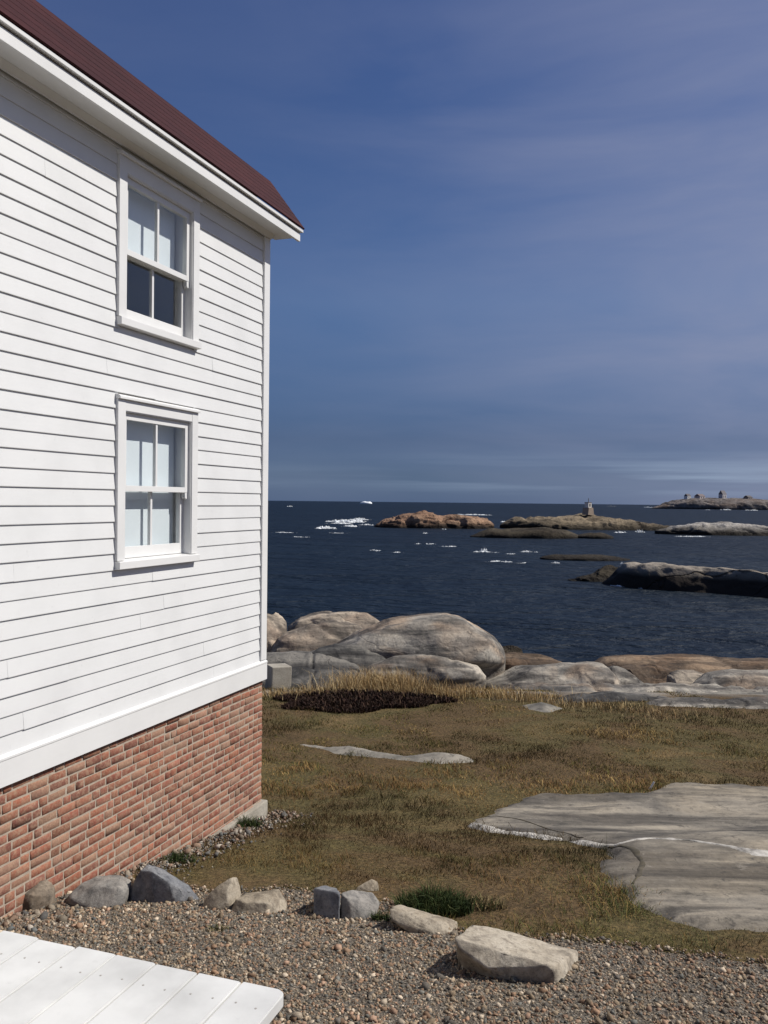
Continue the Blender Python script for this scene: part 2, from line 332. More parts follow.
m, N, L, b = newmat('sea_water'); g = N.new('ShaderNodeNewGeometry'); v = g.outputs['Position']
w1 = noise(N, L, v, .9, 5, .6, .3, sc=(.55, 1.0, 1)); w2 = noise(N, L, v, .12, 5, .6, .2, sc=(.5, 1.0, 1)); w3 = noise(N, L, v, .012, 4, .55, 0, sc=(.35, 1.2, 1))
base = ramp(N, L, w3, [(.35, (.0040, .0090, .0165)), (.65, (.0062, .0130, .0225))]); L.new(base, b.inputs['Base Color'])
b.inputs['Roughness'].default_value = .50; b.inputs['IOR'].default_value = 1.33; b.inputs['Specular IOR Level'].default_value = .20
p = bump(N, L, b, w2, 1.0, 3.5); bump(N, L, b, w1, 1.0, .9, p)
M_SEA = m
bm = bmesh.new(); rings = [12, 40, 90, 200, 500, 1500, 6000, 40000]; prev = None
for r in rings:
    cur = [bm.verts.new((r*math.cos(2*math.pi*i/72), r*math.sin(2*math.pi*i/72)+30, 0)) for i in range(72)]
    if prev is None: bm.faces.new(cur)
    else:
        for i in range(72): bm.faces.new((prev[i], cur[i], cur[(i+1) % 72], prev[(i+1) % 72]))
    prev = cur
me = bpy.data.meshes.new('sea'); bm.to_mesh(me); bm.free(); tag(link_mesh('sea', me, M_SEA), None, None, kind='structure')

# ------------------------------------------------------------------ rock builders
def loft_rock(name, top, bot, Y, depth, mat, label, cat, group=None, amp=.05, fr=1.2, ex=.55, seed=0, nu=70, nv=44, bury=1.3, lean=0.0, ridge=.0, skew=0.0, amp2=None, fr2=4.5, steps=0.0, cuts=0, flat=(.78, .97), under=0.0):
    """rock whose long profile follows 'top' above 'bot' (image outline turned into a body of real depth standing at distance Y)"""
    tx = np.array([p[0] for p in top], float); ty = np.array([p[1] for p in top], float)
    if not isinstance(bot, (list, tuple)): bot = [(tx[0], bot), (tx[-1], bot)]
    bx = np.array([p[0] for p in bot], float); by = np.array([p[1] for p in bot], float)
    us = (1-np.cos(np.linspace(0, math.pi, nu)))/2*.999+.0005
    px = tx[0]+(tx[-1]-tx[0])*us; Ys = np.interp(px, [tx[0], tx[-1]], Y) if isinstance(Y, tuple) else np.full(nu, float(Y)); Y = float(Ys.mean()); ztop = np.empty(nu); zbot = np.empty(nu); X = np.empty(nu)
    for i, p in enumerate(px):
        q = at(p, np.interp(p, tx, ty), Ys[i]); X[i] = q[0]; ztop[i] = q[2]; zbot[i] = at(p, np.interp(p, bx, by), Ys[i])[2]
    k = np.hanning(7); k /= k.sum(); ztop = np.convolve(np.pad(ztop, 3, mode='edge'), k, 'valid')
    zbot = np.minimum(zbot, ztop-.01)
    env = np.clip(1-np.abs(2*us-1)**3.0, 0, 1)**.6*.97+.03
    ph = np.linspace(0, 2*math.pi, nv, endpoint=False); V = np.empty((nu, nv, 3))
    for i in range(nu):
        c, s = np.cos(ph), np.sin(ph)
        yy = np.sign(c)*np.abs(c)**.75*depth*env[i]
        up = s > 0; h = ztop[i]-zbot[i]
        if under: yy = yy*np.where(up, 1-under*(1-np.clip(np.abs(s)**ex/.34, 0, 1))**1.5, 1-under)
        zz = np.where(up, zbot[i]+h*np.abs(s)**ex, zbot[i]-bury*np.abs(s)**.6)
        xx = X[i] + (zz-zbot[i])*skew
        V[i, :, 0] = xx; V[i, :, 1] = Ys[i]+yy+lean*(zz-zbot[i]); V[i, :, 2] = zz
    Vf = V.reshape(-1, 3)
    I = np.arange(nu*nv).reshape(nu, nv); Fc = np.stack([I[:-1], np.roll(I, -1, 1)[:-1], np.roll(I, -1, 1)[1:], I[1:]], -1).reshape(-1, 4)
    # broad joint planes cut the front, back and sides of the body
    if cuts:
        rg_ = np.random.default_rng(seed+7); Wd = max(abs(X[-1]-X[0])/2, .1); Hh = max((ztop-zbot).max(), .1); Cn = np.array([X.mean(), Y, zbot.mean()]); Yo = (Ys-Y).repeat(nv); Vf[:, 1] -= Yo; Q = (Vf-Cn)/np.array([Wd, depth, Hh])
        for ci in range(cuts):
            cx = rg_.uniform(-.75, .75); n_ = np.array([rg_.normal(0, .28), -rg_.uniform(.5, 1) if ci % 4 else rg_.uniform(.5, 1), rg_.uniform(.0, 1.15)]); n_ /= np.linalg.norm(n_)
            m_ = np.abs(Q[:, 0]-cx) < rg_.uniform(.25, .7)
            if m_.sum() < 8: continue
            sup = (Q[m_]@n_).max()*rg_.uniform(*flat); dd = Q@n_-sup
            wgt = np.clip(1.15-np.abs(Q[:, 0]-cx)/.8, 0, 1)**.5
            Q = Q-(np.clip(dd, 0, None)*wgt)[:, None]*n_
        Vf = Q*np.array([Wd, depth, Hh])+Cn; Vf[:, 1] += Yo; V = Vf.reshape(nu, nv, 3)
    # displacement along smooth normal
    du = np.gradient(V, axis=0); dv = (np.roll(V, -1, 1)-np.roll(V, 1, 1))/2; nrm = np.cross(dv, du); nrm /= np.linalg.norm(nrm, axis=2, keepdims=True)+1e-9
    ctr = V.mean(1, keepdims=True); sgn = np.sign(((V-ctr)*nrm).sum(2, keepdims=True)); sgn[sgn == 0] = 1; nrm = nrm*sgn
    q = Vf*fr; n = fbm(q[:, 0], q[:, 1], q[:, 2]*1.4, oct=5, seed=seed)
    if ridge: n = n - ridge*np.clip(1-np.abs(fbm(q[:, 0]*.8, q[:, 1]*.8, q[:, 2]*1.5, oct=2, seed=seed+50))*9, 0, 1)
    Vf = Vf + nrm.reshape(-1, 3)*(n*amp)[:, None]*np.minimum(1, env*1.5).repeat(nv)[:, None]
    a2 = amp*.28 if amp2 is None else amp2
    q = Vf*fr*fr2+seed; n2 = fbm(q[:, 0]*.7, q[:, 1], q[:, 2]*1.8, oct=4, seed=seed+9); n2 = .5*n2-.9*np.clip(.16-np.abs(vnoise(q[:, 0]*.45, q[:, 1]*.45, q[:, 2]*.9, seed+17)), 0, .16)/.16*.6
    if steps:
        q = Vf*fr*2.2; st = fbm(q[:, 0]*.6, q[:, 1]*.6, q[:, 2]*2.0, oct=2, seed=seed+23)*3.2; fl = np.floor(st); n2 = n2+steps*(fl+np.clip((st-fl-.75)*4, 0, 1)-st)
    Vf = Vf + nrm.reshape(-1, 3)*(n2*a2)[:, None]*np.minimum(1, env*1.5).repeat(nv)[:, None]
    org = np.array([float(X.mean()), Y, float(zbot.min())])
    c0 = Vf[:nv].mean(0); c1 = Vf[-nv:].mean(0); Vf = np.vstack([Vf, c0, c1]); n0 = nu*nv
    caps = [[n0, (j+1) % nv, j, j] for j in range(nv)]
    me = bpy.data.meshes.new(name)
    faces = [tuple(f) for f in Fc]+[(n0, (j+1) % nv, j) for j in range(nv)]+[(n0+1, (nu-1)*nv+j, (nu-1)*nv+(j+1) % nv) for j in range(nv)]
    me.from_pydata((Vf-org).tolist(), [], faces)
    bm = bmesh.new(); bm.from_mesh(me); bmesh.ops.recalc_face_normals(bm, faces=bm.faces); bm.to_mesh(me); bm.free()
    me.polygons.foreach_set('use_smooth', np.ones(len(me.polygons), bool))
    return tag(link_mesh(name, me, mat, None, tuple(org)), label, cat, group)
def cut_stone(name, x0, x1, y0, y1, Y, depth, cuts, mat, label, seed, group, amp=.03, rot=0, taper=(0, 0), sub=5):
    """boulder carved from a ball by flat cuts; filled to the px box at distance Y"""
    bm = bmesh.new(); bmesh.ops.create_icosphere(bm, subdivisions=sub, radius=1)
    P = np.array([v.co[:] for v in bm.verts]); rg = np.random.default_rng(seed)
    P = np.sign(P)*np.abs(P)**.8; allc = [np.array(c, float) for c in cuts]
    for c in allc:
        n = c[:3]/np.linalg.norm(c[:3]); dd = P@n-c[3]; P -= np.clip(dd, 0, None)[:, None]*n
    for _ in range(7):
        n = rg.normal(size=3); n /= np.linalg.norm(n); dd = P@n-rg.uniform(.72, .95); P -= np.clip(dd, 0, None)[:, None]*n
    n = fbm(P[:, 0]*1.8+seed, P[:, 1]*1.8, P[:, 2]*1.8, oct=4, seed=seed); P *= (1+amp*1.3*n)[:, None]
    n = fbm(P[:, 0]*9+seed, P[:, 1]*9, P[:, 2]*9, oct=3, seed=seed+5); P *= (1+amp*.6*n)[:, None]
    if rot:
        c, s = math.cos(rot), math.sin(rot); P[:, :2] = P[:, :2]@np.array([[c, s], [-s, c]])
    lo, hi = P.min(0), P.max(0); P = (P-lo)/(hi-lo)
    a = at(x0, y1, Y); bq = at(x1, y0, Y); wd = bq[0]-a[0]; ht = bq[2]-a[2]; sink = .18*ht+.01
    zs = np.minimum(P[:, 2], 1)
    V = np.stack([(P[:, 0]-.5)*wd, (P[:, 1]-.5)*depth, zs*(ht+sink)-sink], -1)
    org = ((a[0]+bq[0])/2, Y+depth*.3, a[2])
    for v, c in zip(bm.verts, V): v.co = c
    me = bpy.data.meshes.new(name); bm.to_mesh(me); bm.free()
    me.polygons.foreach_set('use_smooth', np.ones(len(me.polygons), bool))
    return tag(link_mesh(name, me, mat, None, org), label, 'stone', group)

def hull_stone(name, pts, Y, mat, label, seed, group, amp=.006, bev=.007, drop=.10):
    """angular stone: hull of corner points (image column, image row, depth in metres beyond Y), worn at its edges"""
    bm = bmesh.new(); P = [at(p[0], p[1], Y+p[2]) for p in pts]; lo = min(p[2] for p in P); ctr = np.mean(P, 0)
    for p in P:
        bm.verts.new(p)
        if p[2] < lo+.09: bm.verts.new((ctr[0]+(p[0]-ctr[0])*.95, ctr[1]+(p[1]-ctr[1])*.95, p[2]-drop))
    r = bmesh.ops.convex_hull(bm, input=list(bm.verts)); 
    bmesh.ops.delete(bm, geom=[v for v in bm.verts if not v.link_faces], context='VERTS')
    bmesh.ops.dissolve_limit(bm, angle_limit=R(9), verts=list(bm.verts), edges=list(bm.edges))
    bmesh.ops.bevel(bm, geom=list(bm.edges), offset=bev, segments=2, affect='EDGES', profile=.5, clamp_overlap=True)
    bmesh.ops.triangulate(bm, faces=list(bm.faces))
    for _ in range(5):
        lg = [e for e in bm.edges if e.calc_length() > .022]
        if not lg: break
        bmesh.ops.subdivide_edges(bm, edges=lg, cuts=1); bmesh.ops.triangulate(bm, faces=[f for f in bm.faces if len(f.verts) > 3])
    bmesh.ops.recalc_face_normals(bm, faces=bm.faces); bm.normal_update()
    V = np.array([v.co[:] for v in bm.verts]); Nn = np.array([v.normal[:] for v in bm.verts])
    q = V*7+seed; n = fbm(q[:, 0], q[:, 1], q[:, 2], oct=3, seed=seed); q = V*38+seed; n2 = fbm(q[:, 0], q[:, 1], q[:, 2], oct=3, seed=seed+3)
    V = V+Nn*(n*amp*1.6+n2*amp*.55)[:, None]; org = np.array([ctr[0], ctr[1], lo])
    for v, c in zip(bm.verts, V-org): v.co = c
    me = bpy.data.meshes.new(name); bm.to_mesh(me); bm.free(); me.polygons.foreach_set('use_smooth', np.ones(len(me.polygons), bool))
    return tag(link_mesh(name, me, mat, None, tuple(org)), label, 'stone', group)

# ------------------------------------------------------------------ the white house
BASE = 2.76                                  # wall base below the eye
hz = lambda z: z+BASE
HL, HD = 9.0, 6.0                            # length along the visible wall, depth
house = thing('white_house', (HC[0], HC[1], CZ-BASE), 'white clapboard house with a dark red roof and red brick foundation', 'house', rz=-HOUSE_TH)
Z0, Z1 = hz(-1.392), hz(2.30); EXPO = 0.1038
WIN = [(-2.110, -1.138, hz(-.458), hz(.672)), (-2.110, -1.138, hz(1.115), hz(2.232))]
sides = {'front': (lambda x, t, z: (x, t, z), -HL, 0.0), 'gable': (lambda x, t, z: (t, x, z), -HD, 0.0),
         'back': (lambda x, t, z: (-HD-x, t, z), -HL, 0.0), 'far': (lambda x, t, z: (t, -HL-x, z), -HD, 0.0)}
for sname, (fn, a, e) in sides.items():
    mb = MB(); k = 0
    while Z0+k*EXPO < Z1-.01:
        zb = Z0+k*EXPO; zt = min(zb+EXPO+.012, Z1); holes = [(w[0]+.03, w[1]-.03) for w in WIN if sname == 'front' and zt > w[2]+.03 and zb < w[3]-.03]
        full = [h for h in holes]
        spans = [(a+.002, e-.002)]
        for h0, h1 in full:
            spans = [s2 for s in spans for s2 in ((s[0], min(s[1], h0)), (max(s[0], h1), s[1])) if s2[1]-s2[0] > .01]
        spans = sorted(set(spans))
        for s0, s1 in spans:
            cutp = [s0]; p = s0+random.uniform(1.0, 3.8)
            while p < s1-.6: cutp.append(p); p += random.uniform(2.4, 4.2)
            cutp.append(s1)
            for c0, c1 in zip(cutp[:-1], cutp[1:]):
                j0 = random.gauss(0, .0012); pj = random.gauss(0, .0009)
                prof = [(-.012, zb+j0), (.0125+pj, zb+j0), (.013+pj, zb+j0+.004), (.003, zt), (-.012, zt)]
                mb.prism(prof, c0+.0006, c1-.0006, lambda q, t, fn=fn: fn(q[0], t, q[1]))
        k += 1
    mb.build('clapboard_wall', M_WHITE, house)
# sheathing behind the boards (openings left free at the windows)
mb = MB(); T = .12
def sheath(y0, y1, z0, z1): mb.box(-T, -.014, y0, y1, z0, z1)
w1, w2 = WIN; y0, y1 = w1[0]+.04, w1[1]-.04
sheath(-HL, y0, hz(-1.55), Z1); sheath(y1, -.02, hz(-1.55), Z1)
for za, zb in ((hz(-1.55), w1[2]+.03), (w1[3]-.03, w2[2]+.03), (w2[3]-.03, Z1)): sheath(y0+.001, y1-.001, za, zb)
mb.box(-HD+.02, -T-.001, -T, -.014, hz(-1.55), Z1); mb.box(-HD+.014, -HD+T, -HL, -T-.001, hz(-1.55), Z1); mb.box(-HD+T+.001, -T-.001, -HL+.014, -HL+T, hz(-1.55), Z1)
m, N, L, b = newmat('plaster_interior'); v = coords(N, L); L.new(ramp(N, L, noise(N, L, v, 1.2, 4, .6), [(.3, (.70, .69, .67)), (.7, (.78, .77, .75))]), b.inputs['Base Color']); b.inputs['Roughness'].default_value = .9
M_INT = m
mb.build('inner_wall', M_INT, house)
mb = MB(); mb.box(-HD+T+.002, -T-.002, -HL+T+.002, -T-.002, hz(-1.5), hz(-1.4)); mb.box(-HD+T+.002, -T-.002, -HL+T+.002, -T-.002, hz(.86), hz(.98)); mb.box(-HD+T+.002, -T-.002, -HL+T+.002, -T-.002, hz(2.22), hz(2.29))
mb.build('interior_floor', M_INT, house)
# skirt board with a sloping drip ledge
mb = MB()
prof = [(-.01, hz(-1.556)), (.030, hz(-1.556)), (.030, hz(-1.416)), (.034, hz(-1.412)), (.034, hz(-1.400)), (.006, hz(-1.380)), (-.01, hz(-1.380))]
mb.prism(prof, -HL-.03, .030, lambda p, t: (p[0], t, p[1])); mb.prism(prof, -HD-.03, -.011, lambda p, t: (t, p[0], p[1])); mb.prism(prof, -HL-.03, .03, lambda p, t: (-HD-p[0], t, p[1]))
mb.build('skirt_board', M_TRIM, house)
for (cx, cy) in ((0, 0), (-HD, 0), (0, -HL), (-HD, -HL)):
    mb = MB(); sx = 1 if cx == 0 else -1; sy = 1 if cy == 0 else -1
    prof = [(-.075, -.002), (-.075, .026), (.026, .026), (.026, -.075), (-.002, -.075), (-.002, -.002)]
    mb.prism(prof, hz(-1.382), Z1+.0, lambda p, t: (cx+sx*p[0], cy+sy*p[1], t)); mb.build('corner_board', M_TRIM, house, bevel=.002)
# brick foundation: every brick is real relief in a mortar bed
m, N, L, b, a = attr_mat('fired_brick', .9, .2); v = coords(N, L, jitter=False)
sp = noise(N, L, v, 26, 6, .8); col = mix(N, L, ramp(N, L, sp, [(.44, (0, 0, 0)), (.62, (.8, .8, .8))]), a.outputs['Color'], (.34, .222, .150))
col = mix(N, L, 1.0, col, ramp(N, L, noise(N, L, v, 90, 4, .7), [(.3, (.72, .7, .7)), (.7, (1.12, 1.12, 1.1))]), 'MULTIPLY'); L.new(col, b.inputs['Base Color'])
p = bump(N, L, b, noise(N, L, v, 70, 4, .7), .7, .004)
M_BRICK = m
m, N, L, b = newmat('lime_mortar'); v = coords(N, L, jitter=False); L.new(ramp(N, L, noise(N, L, v, 20, 5, .65), [(.3, (.30, .245, .19)), (.7, (.42, .35, .275))]), b.inputs['Base Color']); b.inputs['Roughness'].default_value = .95
bump(N, L, b, noise(N, L, v, 120, 3, .7), .8, .004)
M_MORTAR = m
fb = MB(); BX = .004
fb.box(-HD+.03, BX-.006, -HL+.03, BX-.006, hz(-3.1), hz(-1.54)); mort = fb.build('foundation_mortar', M_MORTAR, house)
vs, fs, cs = [], [], []
zc = hz(-1.556); rows = 29; CH = 1.052/19
pal = np.array([(.26, .100, .064), (.29, .108, .066), (.235, .082, .056), (.28, .122, .078), (.20, .082, .060), (.26, .104, .072)])
def add_brick(fn, t0, t1, z0, z1, c):
    n = len(vs); e = .004; pr = .004+random.uniform(-.0025, .003); q = random.uniform(-.0015, .0015)
    for (x, tt, zz) in ((-.05, (t0, t1), (z0, z1)), (pr-e, (t0, t1), (z0, z1)), (pr, (t0+e, t1-e), (z0+e, z1-e))):
        for i, k in ((0, 0), (1, 0), (1, 1), (0, 1)): vs.append(fn(x+BX-.006, tt[i]+random.uniform(-.003, .003), zz[k]+q+random.uniform(-.003, .003))); cs.append(c)
    for lo in (0, 4):
        for i in range(4): j = (i+1) % 4; fs.append((n+lo+i, n+lo+j, n+lo+4+j, n+lo+4+i))
    fs.append((n+8, n+9, n+10, n+11))
for r in range(rows):
    z1 = zc-r*CH-.003; z0 = z1-CH+.0105
    for fn, a0, e0 in ((lambda x, t, z: (x, t, z), -HL+.05, BX-.003), (lambda x, t, z: (t, x, z), -HD+.05, BX-.060)):
        t = e0 - (0 if r % 2 == 0 else 0); first = .165 if r % 2 == 0 else .080
        ln = first
        while t > a0:
            w = ln-.0105
            c = pal[random.randrange(6)]*random.uniform(.85, 1.15)
            if random.random() < .05: c = c*.72
            if random.random() < .22: c = c*.6+np.array((.33, .25, .18))*.4
            add_brick(fn, t-w, t, z0, z1, c); t -= ln
            ln = random.gauss(.163, .007) if random.random() > .32 else random.gauss(.080, .006)
np_mesh('brick_foundation', vs, fs, M_BRICK, house, col=np.array(cs))
bmx = bpy.data.objects['brick_foundation'].data
bm = bmesh.new(); bm.from_mesh(bmx); bmesh.ops.recalc_face_normals(bm, faces=bm.faces); bm.to_mesh(bmx); bm.free()
m, N, L, b = newmat('rough_concrete'); v = coords(N, L); n1 = noise(N, L, v, 3, 5, .65); col = ramp(N, L, n1, [(.3, (.24, .215, .17)), (.7, (.40, .37, .31))])
col = mix(N, L, 1.0, col, ramp(N, L, noise(N, L, v, 45, 4, .7), [(.3, (.75, .75, .75)), (.7, (1.1, 1.1, 1.1))]), 'MULTIPLY'); L.new(col, b.inputs['Base Color']); b.inputs['Roughness'].default_value = .95
bump(N, L, b, noise(N, L, v, 50, 4, .7), .8, .008)
M_CONC = m
mb = MB(); mb.box(-HD-.02, .046, -HL-.02, .040, hz(-3.25), hz(-2.616)); mb.build('concrete_footing', M_CONC, house, bevel=.012)
# eaves
YG = .195
for sx, ox in ((1, 0), (-1, -HD)):
    mb = MB(); mb.box(*sorted((ox, ox+sx*.208)), -HL-YG, YG-.03, hz(2.300), hz(2.316)); mb.build('soffit', M_TRIM, house)
    mb = MB(); mb.box(*sorted((ox+sx*.209, ox+sx*.231)), -HL-YG, YG, hz(2.274), hz(2.340)); mb.build('fascia', M_TRIM, house, bevel=.0025)
    mb = MB(); mb.box(*sorted((ox+sx*.14, ox+sx*.252)), -HL-YG-.02, YG+.02, hz(2.354), hz(2.378)); mb.build('drip_edge', M_TRIM, house, bevel=.0025)
# bed moulding under the soffit against the wall
mb = MB(); mb.prism([(.024, hz(2.262)), (.040, hz(2.262)), (.066, hz(2.299)), (.024, hz(2.299))], -HL, .0265, lambda p, t: (p[0], t, p[1])); mb.build('bed_moulding', M_TRIM, house)
# roof: steep lower slope in courses, low-pitched top
m, N, L, b = newmat('maroon_roofing'); v = coords(N, L, jitter=False)
col = ramp(N, L, noise(N, L, v, 3, 5, .65, sc=(1, .25, 1)), [(.3, (.032, .0095, .012)), (.5, (.043, .012, .014)), (.75, (.064, .018, .019))])
col = mix(N, L, 1.0, col, ramp(N, L, noise(N, L, v, 60, 3, .7, sc=(1, .2, 1)), [(.3, (.75, .75, .75)), (.7, (1.15, 1.15, 1.15))]), 'MULTIPLY'); L.new(col, b.inputs['Base Color']); b.inputs['Roughness'].default_value = .9; b.inputs['Specular IOR Level'].default_value = .2
bump(N, L, b, noise(N, L, v, 90, 3, .7), .5, .003)
M_ROOF = m
outline = [(.260, 2.386), (-.075, 2.835), (-HD/2, 3.85)]
mb = MB()
def courses(p0, p1, n, mirror):
    p0 = np.array(p0); p1 = np.array(p1); dv_ = (p1-p0)/n; nr = np.array((-dv_[1], dv_[0])); nr = nr/np.linalg.norm(nr); nr = nr if nr[1] > 0 else -nr
    for i in range(n):
        a = p0+dv_*i; c = p0+dv_*(i+1.12 if i < n-1 else i+1); pr = [a-nr*.008, a+nr*.0055, c+nr*.004, c-nr*.008]
        f = (lambda p, t: (p[0], t, hz(p[1]))) if not mirror else (lambda p, t: (-HD-p[0], t, hz(p[1])))
        mb.prism(pr, -HL-YG-.02, YG+.022, f)
for mirror in (False, True):
    courses(outline[0], outline[1], 7, mirror); courses(outline[1], outline[2], 14, mirror)
rf = mb.build('roof', M_ROOF, house)
mb = MB(); mb.prism([(-HD/2-.12, 3.83), (-HD/2, 3.885), (-HD/2+.12, 3.83), (-HD/2, 3.86)], -HL-YG-.03, YG+.03, lambda p, t: (p[0], t, hz(p[1]))); mb.build('ridge_cap', M_ROOF, rf)
# gable infill and rake boards
gp = [(-.005, 2.30), (.10, 2.33), (-.14, 2.80), (-HD/2, 3.80), (-HD+.14, 2.80), (-HD-.10, 2.33), (-HD+.005, 2.30)]
for y0_, y1_ in ((-.012, .004), (-HL-.004, -HL+.012)):
    mb = MB(); mb.prism([p for p in gp if p[1] != 2.33], y0_, y1_, lambda p, t: (p[0], t, hz(p[1]))); mb.build('gable_panel', M_WHITE, house)
for ya, yb in ((YG-.028, YG-.003), (-HL-YG+.003, -HL-YG+.028)):
    for mir in (0, 1):
        f = (lambda p, t: (p[0], t, hz(p[1]))) if not mir else (lambda p, t: (-HD-p[0], t, hz(p[1])))
        mb = MB(); mb.prism([(.205, 2.335), (.24, 2.380), (-.085, 2.822), (-HD/2+.001, 3.84), (-HD/2+.001, 3.72), (-.035, 2.745)], ya, yb, f); mb.build('rake_board', M_TRIM, house)
# windows
def glass_mat(name):
    m = bpy.data.materials.new(name); m.use_nodes = True; nt = m.node_tree; nt.nodes.clear(); N, L = nt.nodes, nt.links
    out = N.new('ShaderNodeOutputMaterial'); tr = N.new('ShaderNodeBsdfTransparent'); tr.inputs[0].default_value = (.95, .962, .965, 1)
    gl = N.new('ShaderNodeBsdfGlossy'); gl.inputs['Roughness'].default_value = .02; gl.inputs[0].default_value = (1, 1, 1, 1)
    fr = N.new('ShaderNodeLayerWeight'); fr.inputs[0].default_value = .5; ms = N.new('ShaderNodeMixShader')
    pw = N.new('ShaderNodeMath'); pw.operation = 'POWER'; pw.inputs[1].default_value = 4.0; L.new(fr.outputs['Facing'], pw.inputs[0])
    mm = N.new('ShaderNodeMath'); mm.operation = 'MULTIPLY_ADD'; mm.inputs[1].default_value = .45; mm.inputs[2].default_value = .05; L.new(pw.outputs[0], mm.inputs[0])
    L.new(mm.outputs[0], ms.inputs[0]); L.new(tr.outputs[0], ms.inputs[1]); L.new(gl.outputs[0], ms.inputs[2]); L.new(ms.outputs[0], out.inputs[0])
    return m
M_GLASS = glass_mat('window_glass')
m, N, L, b = newmat('linen_blind'); v = coords(N, L); L.new(ramp(N, L, noise(N, L, v, 3, 3, .5), [(.3, (.72, .77, .79)), (.7, (.79, .83, .85))]), b.inputs['Base Color']); b.inputs['Roughness'].default_value = .9
M_BLIND = m
def sash(win, x0, x1, y0, y1, z0, z1, bot, topr, horns):
    sp = MB(); st = .042; mid = (y0+y1)/2
    sp.box(x0, x1, y0, y0+st, z0, z1); sp.box(x0, x1, y1-st, y1, z0, z1)
    sp.box(x0, x1, y0+st, y1-st, z0, z0+bot); sp.box(x0, x1, y0+st, y1-st, z1-topr, z1)
    sp.box(x0+.004, x1-.006, mid-.011, mid+.011, z0+bot, z1-topr)
    if horns:
        for a_, b_ in ((y0, y0+st-.006), (y1-st+.006, y1)): sp.prism([(a_, z0), (b_, z0), (b_, z0-.03), ((a_+b_)/2, z0-.05), (a_, z0-.035)], x0+.002, x1-.002, lambda p, t: (t, p[0], p[1]))
    s = sp.build('sash', M_TRIM, win, bevel=.0015)
    for a_, b_ in ((y0+st, mid-.011), (mid+.011, y1-st)):
        g_ = MB(); xm = (x0+x1)/2; g_.box(xm-.0015, xm+.0015, a_-.004, b_+.004, z0+bot-.004, z1-topr+.004); g_.build('pane', M_GLASS, s)
for wi, (ya, yb, za, zb) in enumerate(WIN):
    mb = MB(); cw = .082; hd = .10 if wi == 0 else .125
    mb.box(-.012, .030, ya, ya+cw, za+.058, zb-.028); mb.box(-.012, .030, yb-cw, yb, za+.058, zb-.028)
    mb.box(-.012, .0285, ya+cw+.0005, yb-cw-.0005, zb-hd, zb-.028)
    win = mb.build('window', M_TRIM, house, bevel=.003)
    tag(win, ('lower window with pale blind drawn the whole way down', 'upper window with blind half drawn over a dark room')[wi], None)
    s_ = MB(); s_.prism([(-.10, za+.066), (.052, za+.052), (.052, za+.004), (.018, za), (-.10, za)], ya-.002, yb+.002, lambda p, t: (p[0], t, p[1])); s_.build('sill', M_TRIM, win, bevel=.003)
    if wi == 0:
        c_ = MB(); c_.prism([(-.01, zb-.028), (.048, zb-.028), (.048, zb-.012), (.03, zb), (-.01, zb+.006)], ya-.002, yb+.002, lambda p, t: (p[0], t, p[1])); c_.build('head_cap', M_TRIM, win, bevel=.002)
    else:
        c_ = MB(); c_.prism([(-.01, zb-.028), (.050, zb-.028), (.050, zb-.010), (.024, zb), (-.01, zb)], ya-.004, yb+.004, lambda p, t: (p[0], t, p[1])); c_.build('head_cap', M_TRIM, win, bevel=.002)
    oy0, oy1, oz0, oz1 = ya+cw, yb-cw, za+.060, zb-hd
    j_ = MB(); j_.box(-.125, .022, oy0-.02, oy0+.006, oz0, oz1+.02); j_.box(-.125, .022, oy1-.006, oy1+.02, oz0, oz1+.02); j_.box(-.125, .022, oy0+.006, oy1-.006, oz1-.006, oz1+.018); j_.build('jamb', M_TRIM, win)
    iy0, iy1, iz1 = oy0+.007, oy1-.007, oz1-.007; mr_ = oz0+(iz1-oz0)*(.485 if wi == 0 else .475)
    sash(win, -.035, .000, iy0, iy1, mr_-.018, iz1, .038, .045, True)
    sash(win, -.073, -.039, iy0+.001, iy1-.001, oz0+.004, mr_+.018, .075, .036, False)
    # blind, a softly waved cloth
    if wi == 0: by0, by1, bz0, bz1 = iy0-.004, iy1-.018, oz0+.01, oz1-.01
    else: by0, by1, bz0, bz1 = iy0-.004, iy1-.030, mr_+.03, oz1-.01
    ys = np.linspace(by0, by1, 40); zs = np.linspace(bz0, bz1, 24); Yg, Zg = np.meshgrid(ys, zs)
    Xg = -.108+.0015*fbm(Yg*6, Zg*2, oct=2, seed=wi); V = np.stack([Xg, Yg, Zg], -1).reshape(-1, 3)
    I = np.arange(V.shape[0]).reshape(24, 40); Fc = np.stack([I[:-1, :-1], I[:-1, 1:], I[1:, 1:], I[1:, :-1]], -1).reshape(-1, 4)
    bl = np_mesh('blind', V, Fc, M_BLIND, win, smooth=True); so = bl.modifiers.new('thickness', 'SOLIDIFY'); so.thickness = .003

